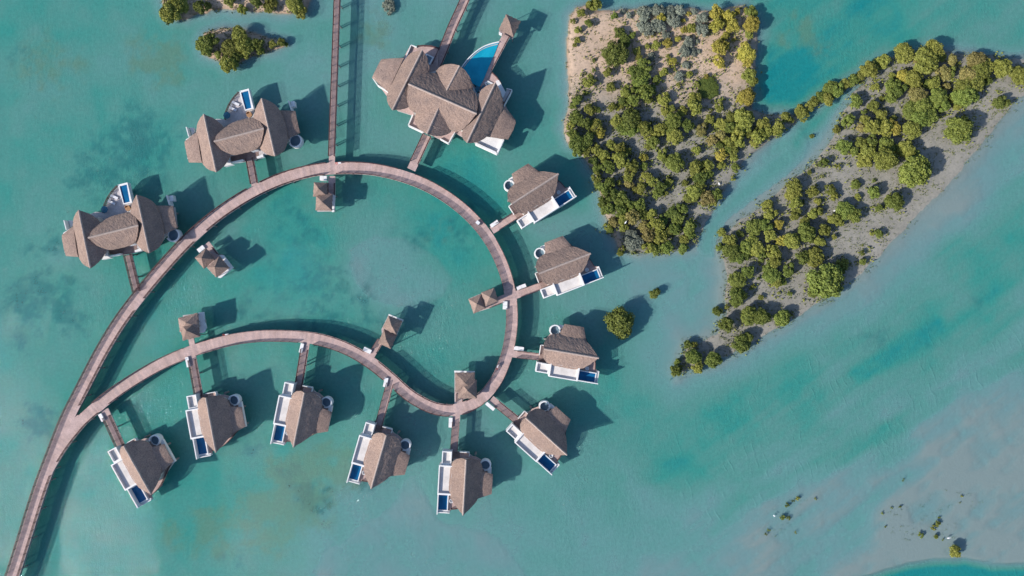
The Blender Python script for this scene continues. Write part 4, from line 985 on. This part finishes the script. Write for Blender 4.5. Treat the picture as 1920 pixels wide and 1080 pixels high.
T_B = """190,130,72,g 150,60,50,g 270,90,60,g 370,40,40,y 190,190,50,g 250,180,50,o 340,180,45,o 310,270,40,g 400,230,45,o 460,140,42,o 530,160,48,o 590,190,35,o 500,230,38,o 540,260,62,o 620,340,56,o 600,400,42,o 640,290,38,o 520,440,24,o 430,310,50,g 340,400,50,o 340,330,35,g 450,340,35,g
380,480,56,g 440,450,45,g 460,540,62,g 540,570,62,g 400,600,56,g 430,660,60,g 520,660,56,g 600,640,52,g 690,620,52,g 630,720,62,b 550,740,50,o 480,760,40,b 430,800,35,o 560,800,40,o 700,700,52,g 780,700,50,o 820,790,62,o 880,740,50,g 760,860,60,b 850,880,62,o 920,840,50,o 970,690,56,g 1030,650,46,g 1000,740,55,g 970,820,50,g 1090,810,62,g 1100,860,40,g 760,970,52,o 830,980,50,g 910,970,52,g 1040,980,48,g 640,930,82,s 540,1000,36,o 620,860,52,s 1050,900,40,o 450,830,30,g 720,800,42,b
720,240,34,y 725,310,34,g 600,20,60,g 540,15,45,g 750,40,48,o 830,40,40,o 800,120,50,g 755,150,30,o 970,70,68,o 950,20,45,g 870,210,44,o 975,280,75,g 900,255,30,g 1145,180,40,o 740,400,45,o 800,440,50,o 860,480,50,g 830,530,46,g 700,490,50,o 600,455,35,b 900,530,25,o 925,440,36,o 1055,445,28,o 660,500,35,o
1150,330,62,o 1220,310,60,o 1180,400,62,g 1240,370,46,g 1130,520,66,o 1180,480,45,o 1100,570,50,o 1240,570,62,b 1310,540,50,g 1280,600,40,o 1350,220,46,y 1350,300,35,o 1440,190,46,o 1450,240,35,o 1400,110,50,o 1490,110,46,o 1480,50,60,o 1550,30,50,o 1270,100,45,b 1340,60,45,b 1340,140,35,g 1465,325,38,g 1450,410,25,o 1650,70,60,o 1720,40,50,o 1620,110,40,o 1810,20,42,g 1400,180,35,g"""
T_C = """15,600,20,o 70,520,38,o 95,560,38,o 130,510,30,o 165,470,36,o 215,440,40,g 260,460,45,o 290,385,54,g 330,390,44,g 380,350,38,o 430,325,42,g 480,290,42,o 540,250,56,o 600,215,36,g 640,195,46,o
775,140,62,o 975,125,66,o 925,190,82,o 870,180,35,b 900,235,42,o 1030,170,30,o 1100,190,38,b 770,295,40,y 840,310,56,o 695,295,25,o 860,350,38,o 580,370,30,o 700,360,48,g 740,390,52,g 690,430,48,g 620,445,20,o 450,460,48,g 1040,275,50,b 1090,270,40,g 980,340,42,o 1060,370,28,b 870,430,60,b 940,350,35,g 1270,200,66,b 1330,230,52,o 1290,260,62,o 1210,290,60,b 1240,350,72,o 1180,380,60,o 1180,430,72,g 1230,430,50,g 1140,505,30,o 1000,440,62,g 1030,500,46,g 1440,240,62,o 1550,290,56,o 1575,330,42,o 1090,450,30,o 1330,330,35,g
900,500,62,g 830,530,60,g 940,570,62,g 880,580,60,g 830,660,60,o 570,500,40,o 620,565,42,o 700,580,25,o 500,540,22,g 395,600,45,g 510,590,34,o 560,640,52,o 500,650,40,b 650,650,52,o 700,640,52,y 320,655,28,o 160,700,18,g 1140,655,90,g 1180,690,50,g 1435,475,52,g
370,770,52,g 480,745,40,o 430,800,36,g 540,800,50,o 560,730,42,g 510,870,52,o 650,760,52,g 650,860,78,o 690,780,42,g 790,790,56,o 830,820,46,g 850,940,94,g 775,985,42,g 900,900,46,g 230,885,34,g 330,910,20,o 135,945,18,o 225,975,12,o 455,1030,28,g 570,1005,15,g 565,1065,27,g 30,1040,50,o"""
T_D = """25,620,30,g 590,175,28,o 610,220,32,o 650,270,26,y 730,75,36,o 725,120,40,o 735,170,32,o 735,220,30,o 770,160,15,g 820,105,30,o 845,155,20,o 910,95,25,o 930,130,22,o 985,200,44,g 1030,225,38,g 930,240,32,o 955,255,25,o 830,215,30,o 855,205,22,o 1130,110,32,g 1155,188,20,g 1235,155,44,g 1050,135,18,o 1035,70,20,g
360,310,22,o 400,350,36,o 350,385,18,g 410,410,44,g 440,440,36,g 385,400,25,g 455,320,22,g 530,285,42,g 580,275,36,g 480,390,36,g 510,360,36,o 540,400,40,o 480,430,25,g 560,430,30,g 605,330,32,o 665,355,30,y 715,355,42,o 790,310,44,g 780,270,32,o 800,340,32,g 880,300,32,o 860,360,30,o 620,410,35,o 635,450,36,o 600,490,34,g 615,530,40,g 640,560,30,o 665,560,22,g 700,500,34,g 495,510,34,g 440,555,40,g 430,600,28,g 440,640,42,g 425,660,30,g 770,440,36,g 830,440,44,o 930,335,15,o
890,555,84,g 830,615,30,g 960,490,36,g 980,470,25,o 930,600,42,g 340,712,24,g 385,690,14,o 385,780,38,g 500,735,42,g 560,740,44,g 668,745,40,g 460,875,44,g 490,850,32,g 555,640,16,o 705,623,15,g 650,620,10,o 1070,415,16,g 1075,460,18,g 1155,320,22,g 1120,320,12,o 520,590,14,o 545,545,10,g
190,880,22,g 220,880,18,o 215,940,40,g 235,985,30,o 240,1010,22,o 320,958,40,g 128,1015,30,g 135,970,20,g 155,995,15,o"""
T_E = """155,90,72,o 200,40,62,o 130,130,42,g 250,40,50,o 370,55,46,g 425,40,26,o 585,15,42,o 665,65,36,o 770,20,42,g 860,55,38,o 880,20,42,o 1050,30,62,o 1090,85,46,o 1720,45,52,s
400,330,62,g 450,290,52,g 420,370,42,g 590,345,60,o 650,250,57,o 690,330,62,o 690,390,36,o 785,320,46,g 800,370,30,g 500,400,30,o 570,460,60,o 620,420,46,g 890,320,30,o 950,305,30,o 980,315,20,g"""
T_F = """470,220,18,o 435,235,14,g 390,270,20,g 603,220,12,o 355,365,22,g 400,370,18,g 250,455,14,g 225,493,14,g 300,500,9,g 455,475,12,o 1257,80,14,g 1237,275,14,g 1105,330,12,g 1170,295,12,g 1130,440,12,g 1395,500,24,g 1520,410,24,o 1490,445,24,o 1505,505,18,g 1555,528,12,g 1650,620,44,o 1700,200,12,o 1685,250,9,g 1530,375,14,g"""
TREES = []
for txt, ox, oy, sc in ((T_A, 1040, 0, 4.3205), (T_B, 1040, 240, 4.3205), (T_C, 1480, 60, 3.6), (T_D, 1220, 320, 2.7), (T_E, 280, 0, 3.84), (T_F, 1380, 880, 4)):
    for q in txt.split():
        x, y, r_, t = q.split(','); TREES.append([ox + float(x) / sc, oy + float(y) / sc, float(r_) / sc, t])
TREES.append([1163, 604, 28, 'g'])
ZONES = [ # px, py, phrase
(1112,10,'at the northwest tip of the sandy island'),(1092,45,'in the sandy island\'s northwest corner'),(1160,30,'on open sand right of the northwest corner'),(1215,25,'in the silver scrub, upper left part'),(1265,20,'in the silver scrub, upper right part'),
(1225,55,'in the silver scrub, lower left part'),(1290,60,'in the silver scrub, lower right part'),(1345,30,'left of the yellow northeast corner'),(1368,45,'beside the yellow northeast corner'),(1405,40,'at the sandy island\'s northeast corner'),
(1240,90,'below the silver scrub'),(1285,88,'on the sand right of centre'),(1350,95,'in the yellow row inland of the east shore'),(1402,105,'on the sandy island\'s upper east shore'),(1408,160,'on the sandy island\'s lower east shore'),
(1160,85,'in the clump around the lushest dark tree'),(1200,108,'in the left central clump, upper end'),(1205,145,'in the left central clump, middle'),(1190,180,'in the left central clump, lower end'),(1210,170,'in the left central clump, right side'),
(1105,155,'on the open western sand'),(1140,145,'on open sand left of the central clump'),(1240,145,'around the silver bush below centre'),(1300,155,'around the flat lush green patch'),(1250,200,'between central clump and lower thicket'),(1305,195,'below the flat lush patch'),(1345,203,'right of the lush patch above the thicket'),
(1085,195,'at the top of the west shore thicket'),(1105,225,'in the west shore thicket, upper part'),(1090,260,'at the west shore bulge'),(1115,285,'in the west shore thicket, lower part'),(1160,230,'in the upper middle thicket, left side'),(1190,240,'in the upper middle thicket, right side'),
(1150,265,'on the ridge of bushes left of the clearing'),(1170,300,'along the ridge of bushes, middle'),(1180,325,'along the ridge of bushes, lower end'),(1215,300,'on mud left of the dark round tree'),(1225,265,'on mud above the dark round tree'),(1262,255,'above the central mud clearing'),(1262,300,'around the dark round tree in the clearing'),
(1310,235,'right of the clearing, upper part'),(1330,225,'in the tan bushes right of clearing'),(1360,250,'above the pale channel, upper part'),(1380,228,'where sandy island narrows to the right'),(1360,285,'in the bright row above the pale channel'),(1378,325,'at the muddy edge of the pale channel'),(1320,320,'around the large grey-green tree by the channel'),(1305,365,'at the channel bank, left side'),(1335,370,'at the channel bank, right side'),
(1120,335,'on the southwest shore, upper part'),(1135,370,'on the southwest shore, middle part'),(1140,400,'on the southwest shore, lower part'),(1165,375,'inland of the southwest shore, upper part'),(1175,405,'inland of the southwest shore, lower part'),(1205,345,'below the left clearing'),(1230,355,'in the row left of the lower clearing'),(1195,385,'in the southern thicket, upper left'),(1220,405,'in the southern thicket, upper right'),(1240,430,'in the southern thicket, middle'),(1265,395,'on the southern thicket\'s upper right edge'),(1280,425,'on the southern thicket\'s right edge'),(1220,460,'at the bottom edge of southern thicket'),(1280,465,'at the southern thicket\'s bottom right corner'),(1185,450,'around the big silver bush at the south tip'),
(1425,245,'at the land bridge between islands, left'),(1460,245,'at the land bridge between islands, right'),(1490,215,'at the left end of the curved spit'),(1520,200,'on the curved spit, lower part'),(1560,170,'on the curved spit, middle part'),(1610,145,'on the curved spit, upper middle'),(1650,118,'on the curved spit, top end'),
(1695,98,'at the east island\'s top left corner'),(1745,100,'at the east island\'s highest point'),(1790,118,'under the tan bushes at the top'),(1700,150,'in the upper left of the east island'),(1720,165,'just below the yellow bush, upper left'),(1675,175,'on the east island\'s left inner side'),(1745,165,'in the centre of the upper east island'),(1835,130,'in the tan grove, upper part'),(1820,160,'in the tan grove, middle part'),(1815,185,'in the tan grove, lower part'),(1765,190,'left of the tan grove, lower part'),(1880,130,'at the right end of east island'),(1915,145,'at the far right photo edge'),
(1610,190,'alone on pale mud under the spit'),(1735,205,'in the dark clump at the east island\'s centre'),(1750,225,'in the dark clump at centre, lower half'),(1640,210,'left of the dark centre clump'),(1675,230,'between centre clump and left bushes'),(1590,230,'on the left mud of the east island'),(1798,245,'as the large lone round tree on right'),(1880,192,'alone near the right shoreline'),
(1590,275,'in the left half of the middle clump'),(1625,280,'in the middle clump, centre'),(1665,285,'in the middle clump, right half'),(1705,285,'at the right tip of middle clump'),(1715,325,'by the large round tree lower right'),(1545,310,'on mud left of the middle clump'),(1610,345,'on mud below the middle clump'),(1640,355,'as isolated bush left of mid shore'),
(1490,355,'in the tall column at the upper left'),(1490,385,'in the tall column, lower part'),(1445,395,'left of the tall column'),(1530,365,'right of the tall column'),(1560,360,'in loose bushes right of the column'),(1585,395,'around the bush where the white bird stands'),(1535,400,'below the loose bushes'),(1655,370,'among the lone bushes near the mid shore'),(1645,440,'among tiny bushes by the south shore'),
(1370,445,'at the left end of the southern clump'),(1380,475,'at the lower left of the southern clump'),(1425,430,'in the southern clump, upper middle'),(1410,465,'in the southern clump, centre'),(1450,480,'in the southern clump, lower right'),(1470,450,'around the yellow bush, southern clump'),(1510,440,'in the southern clump, right part'),(1545,440,'at the right end of the southern clump'),(1445,510,'in the tail hanging below southern clump'),(1480,505,'right of the tail below the clump'),(1515,485,'in the short row by the right mud'),
(1390,530,'in the dark pair stack, upper part'),(1380,560,'in the dark pair stack, lower part'),(1550,525,'around the biggest tree near south shore'),(1580,500,'right of the biggest tree'),(1350,585,'on the narrow neck, upper left'),(1365,608,'on the narrow neck, lower left'),(1415,592,'in the pair on the neck'),(1468,596,'right of the pair on the neck'),(1395,645,'by the neck\'s southern shoreline'),(1300,645,'on the south tip, upper part'),(1300,675,'on the south tip, middle part'),(1270,695,'at the very end of the south tip'),(1340,675,'on the south tip, right side'),(1420,550,'on open mud below the tail'),(1480,550,'on open mud left of the biggest tree'),
(1229,549,'standing alone in pale shallows'),(1162,604,'standing alone in the shade of a villa'),
(320,20,'on the top-edge islet, left end'),(380,15,'on the top-edge islet, left middle'),(445,10,'on the top-edge islet, middle'),(500,10,'on the top-edge islet, right middle'),(560,12,'on the top-edge islet, right end'),(728,12,'alone in water at the top edge'),
(390,85,'at the left end of the pointed islet'),(450,85,'in the middle of the pointed islet'),(425,115,'at the bottom of the pointed islet'),(490,88,'right of middle on the pointed islet'),(525,82,'at the right point of pointed islet'),
(1490,938,'at the top of the lower right shoal'),(1475,972,'in the middle of the lower right shoal'),(1445,1000,'at the bottom of the lower right shoal'),(1690,905,'far up on the lower right sandbank'),(1680,955,'left on the lower right sandbank'),(1730,1005,'left of the largest lower right bush'),(1760,985,'in the pair above the largest lower right bush'),(1792,1035,'as the largest bush at lower right'),(1800,935,'on the sandbank above the largest bush')]
zone = []
for t in TREES:
    zone.append(min(range(len(ZONES)), key=lambda i: (ZONES[i][0] - t[0]) ** 2 + (ZONES[i][1] - t[1]) ** 2))
COLN = {'g': 'green', 'o': 'olive', 'y': 'yellow', 's': 'silver-grey', 'b': 'tan-green', 'l': 'bright green'}
ORD = ['first', 'second', 'third', 'fourth', 'fifth', 'sixth', 'seventh', 'eighth', 'ninth', 'tenth']
def kindof(t):
    if t[3] == 's': return 'saltbush'
    return 'mangrove_tree' if t[2] > 6.2 else 'shrub'
def lab_of(i):
    t = TREES[i]; k = kindof(t); same = [j for j in range(len(TREES)) if zone[j] == zone[i] and kindof(TREES[j]) == k and TREES[j][3] == t[3]]
    noun = {'saltbush': 'saltbush', 'mangrove_tree': 'mangrove', 'shrub': 'small shrub'}[k]
    base = COLN[t[3]] + ' ' + noun
    ph = ZONES[zone[i]][2]
    if len(same) == 1: return base + ' ' + ph
    same.sort(key=lambda j: TREES[j][0]); n = same.index(i)
    pre = 'left' if len(same) == 2 and n == 0 else 'right' if len(same) == 2 else ('leftmost' if n == 0 else 'rightmost' if n == len(same) - 1 else (ORD[n] + ' from left,'))
    return pre + ' ' + base + ' ' + ph
for i, (px, py, rp, t) in enumerate(TREES):
    kd = kindof(TREES[i]); Rm = rp / S
    if kd == 'saltbush': lst = CRS
    elif kd == 'shrub': lst = CR['S'] if rp > 3.6 else CRT
    else: lst = CR['L'] if Rm > 2.3 else CR['M']
    R0, h0, cme, tme = lst[i % len(lst)]
    sc = Rm * (1.03 if kd != 'saltbush' else 1.0) / R0; hz = sc * rnd.uniform(.85, 1.2) * (1.1 if kd == 'mangrove_tree' else 1)
    x, y = at(px, py, h0 * hz * .7); gz = max(-.35, ground_z(x, y))
    mat = LEAF[t]; label = lab_of(i)
    if t == 'l': hz *= .22
    if kd == 'mangrove_tree':
        o = empty('mangrove_tree', (x, y, gz - .05), rnd.random() * 6.28, label=label, cat='mangrove tree', group='mangroves on the islands and islets')
        o.scale = (sc, sc, hz)
        for nm, me in (('crown', cme), ('trunk', tme)):
            c = bpy.data.objects.new(nm, me); C.objects.link(c); c.parent = o
            if nm == 'crown': c.material_slots[0].link = 'OBJECT'; c.material_slots[0].material = mat
    else:
        c = bpy.data.objects.new(kd, cme); C.objects.link(c); c.location = (x, y, gz - .1); c.rotation_euler = (0, 0, rnd.random() * 6.28)
        c.scale = (sc, sc, hz); c.material_slots[0].link = 'OBJECT'; c.material_slots[0].material = mat
        tag(c, label, kd, 'silvery saltbushes' if kd == 'saltbush' else 'small shrubs on the mud and sand')

# low scrub and mangrove shoots: too many to count
def inside(x, y, poly):
    c = False; n = len(poly)
    for i in range(n):
        ax, ay = poly[i]; bx2, by2 = poly[(i + 1) % n]
        if (ay > y) != (by2 > y) and x < ax + (y - ay) / (by2 - ay) * (bx2 - ax): c = not c
    return c
def scrub(name, n, poly, dens, mat, sz, lab):
    mb = MB(); k = 0; tries = 0
    while k < n and tries < n * 30:
        tries += 1; xs_ = [p[0] for p in poly]; ys_ = [p[1] for p in poly]
        px, py = rnd.uniform(min(xs_), max(xs_)), rnd.uniform(min(ys_), max(ys_))
        if not inside(px, py, poly) or rnd.random() > dens(px, py): continue
        x, y = at(px, py, 0); z = ground_z(x, y); s_ = sz * rnd.uniform(.5, 1.6); k += 1
        for q in range(rnd.randint(3, 7)):
            a = rnd.random() * 6.28; qx_, qy_ = x + rnd.gauss(0, s_ * 1.3), y + rnd.gauss(0, s_ * .8); h_ = s_ * rnd.uniform(.5, 1.3)
            mb.add([(qx_ - math.cos(a) * s_ * .4, qy_ - math.sin(a) * s_ * .4, z), (qx_ + math.cos(a) * s_ * .4, qy_ + math.sin(a) * s_ * .4, z), (qx_ + s_ * .3 * math.sin(a), qy_ - s_ * .3 * math.cos(a), z + h_), (qx_ - s_ * .2, qy_ + s_ * .2, z + h_ * .8)], [(0, 1, 2), (0, 2, 3)])
    o = mb.build(name, mat); return tag(o, lab, 'ground scrub', kind='stuff')
tp = [(t[0], t[1], t[2]) for t in TREES]
def near(px, py): 
    d = min(math.hypot(px - a, py - b) - r_ for a, b, r_ in tp); return math.exp(-max(d, 0) / 14)
scrub('ground_scrub', 5200, ISLE_EAST, lambda x, y: .07 + .7 * near(x, y), LEAF['g'], .24, 'sparse low mangrove shoots over the grey mud of the east island')
scrub('ground_scrub', 4500, ISLE_SAND, lambda x, y: .10 + .6 * near(x, y), LEAF['o'], .24, 'sparse low scrub scattered over the sandy island')
scrub('low_bushes', 1000, ISLE_EAST, lambda x, y: near(x, y) ** 3, LEAF['o'], .55, 'low green cover filling the gaps between the east island mangroves')
scrub('low_bushes', 1500, ISLE_SAND, lambda x, y: near(x, y) ** 3 * (1 if y > 150 else .35), LEAF['g'], .55, 'low green cover filling the gaps between the sandy island bushes')
scrub('ground_scrub', 260, ISLETS[0], lambda x, y: 1, LEAF['g'], .40, 'low shoots around the trees of the top-edge islet')
scrub('ground_scrub', 220, ISLETS[1], lambda x, y: 1, LEAF['g'], .40, 'low shoots around the trees of the pointed islet')
scrub('ground_scrub', 35, [(1430,1000),(1455,985),(1480,940),(1520,935),(1510,970),(1470,1000)], lambda x, y: 1, LEAF['g'], .2, 'faint low shoots on the lower right shoal')
scrub('ground_scrub', 60, [(1650,985),(1680,940),(1790,915),(1850,930),(1800,1010),(1700,1020)], lambda x, y: 1, LEAF['g'], .2, 'faint low shoots on the lower right sandbank')

# ------------------------------------------------------------------ white wading birds
def bird(px, py, rz, lab, z=None):
    x, y = at(px, py, 0); z = max(0, ground_z(x, y)) if z is None else z
    bpy.ops.mesh.primitive_uv_sphere_add(segments=14, ring_count=8, radius=1, location=(0, 0, 0)); o = bpy.context.object
    o.name = 'white_bird'; me = o.data; me.name = 'white_bird'
    for v_ in me.vertices:
        q = v_.co; q.x *= .36; q.y *= .13 + .05 * (1 - abs(q.x)); q.z = q.z * .13 + .42
        if q.x < -.2: q.z += (q.x + .2) * .3; q.y *= .6
        if q.x > .24: t = (q.x - .24) / .12; q.x += t * .14; q.z += t * .30; q.y *= .45
    mb = MB(); mb.cyl(.0, .05, .014, -.05, .34, 6); mb.cyl(.02, -.05, .014, -.05, .34, 6)
    l_ = mb.build('leg', M['rail'], o)
    me.materials.append(M['bird']); o.location = (x, y, z); o.rotation_euler = (0, 0, rz); o.scale = (1.2, 1.2, 1.2)
    tag(o, lab, 'bird', 'white birds on the flats')
for a in ((1563, 395.5, .4, 'white bird on mud beside a bush right of the tall column'), (1347, 345.5, 2, 'white bird at the edge of the pale channel'), (1169, 419.5, 1, 'white bird over the southwest shore thicket', 3.2),
          (1776.5, 1007.5, .2, 'white bird left of the largest lower right bush'), (1450.5, 966, 2.5, 'white bird on the lip of the lower right shoal')): bird(*a)
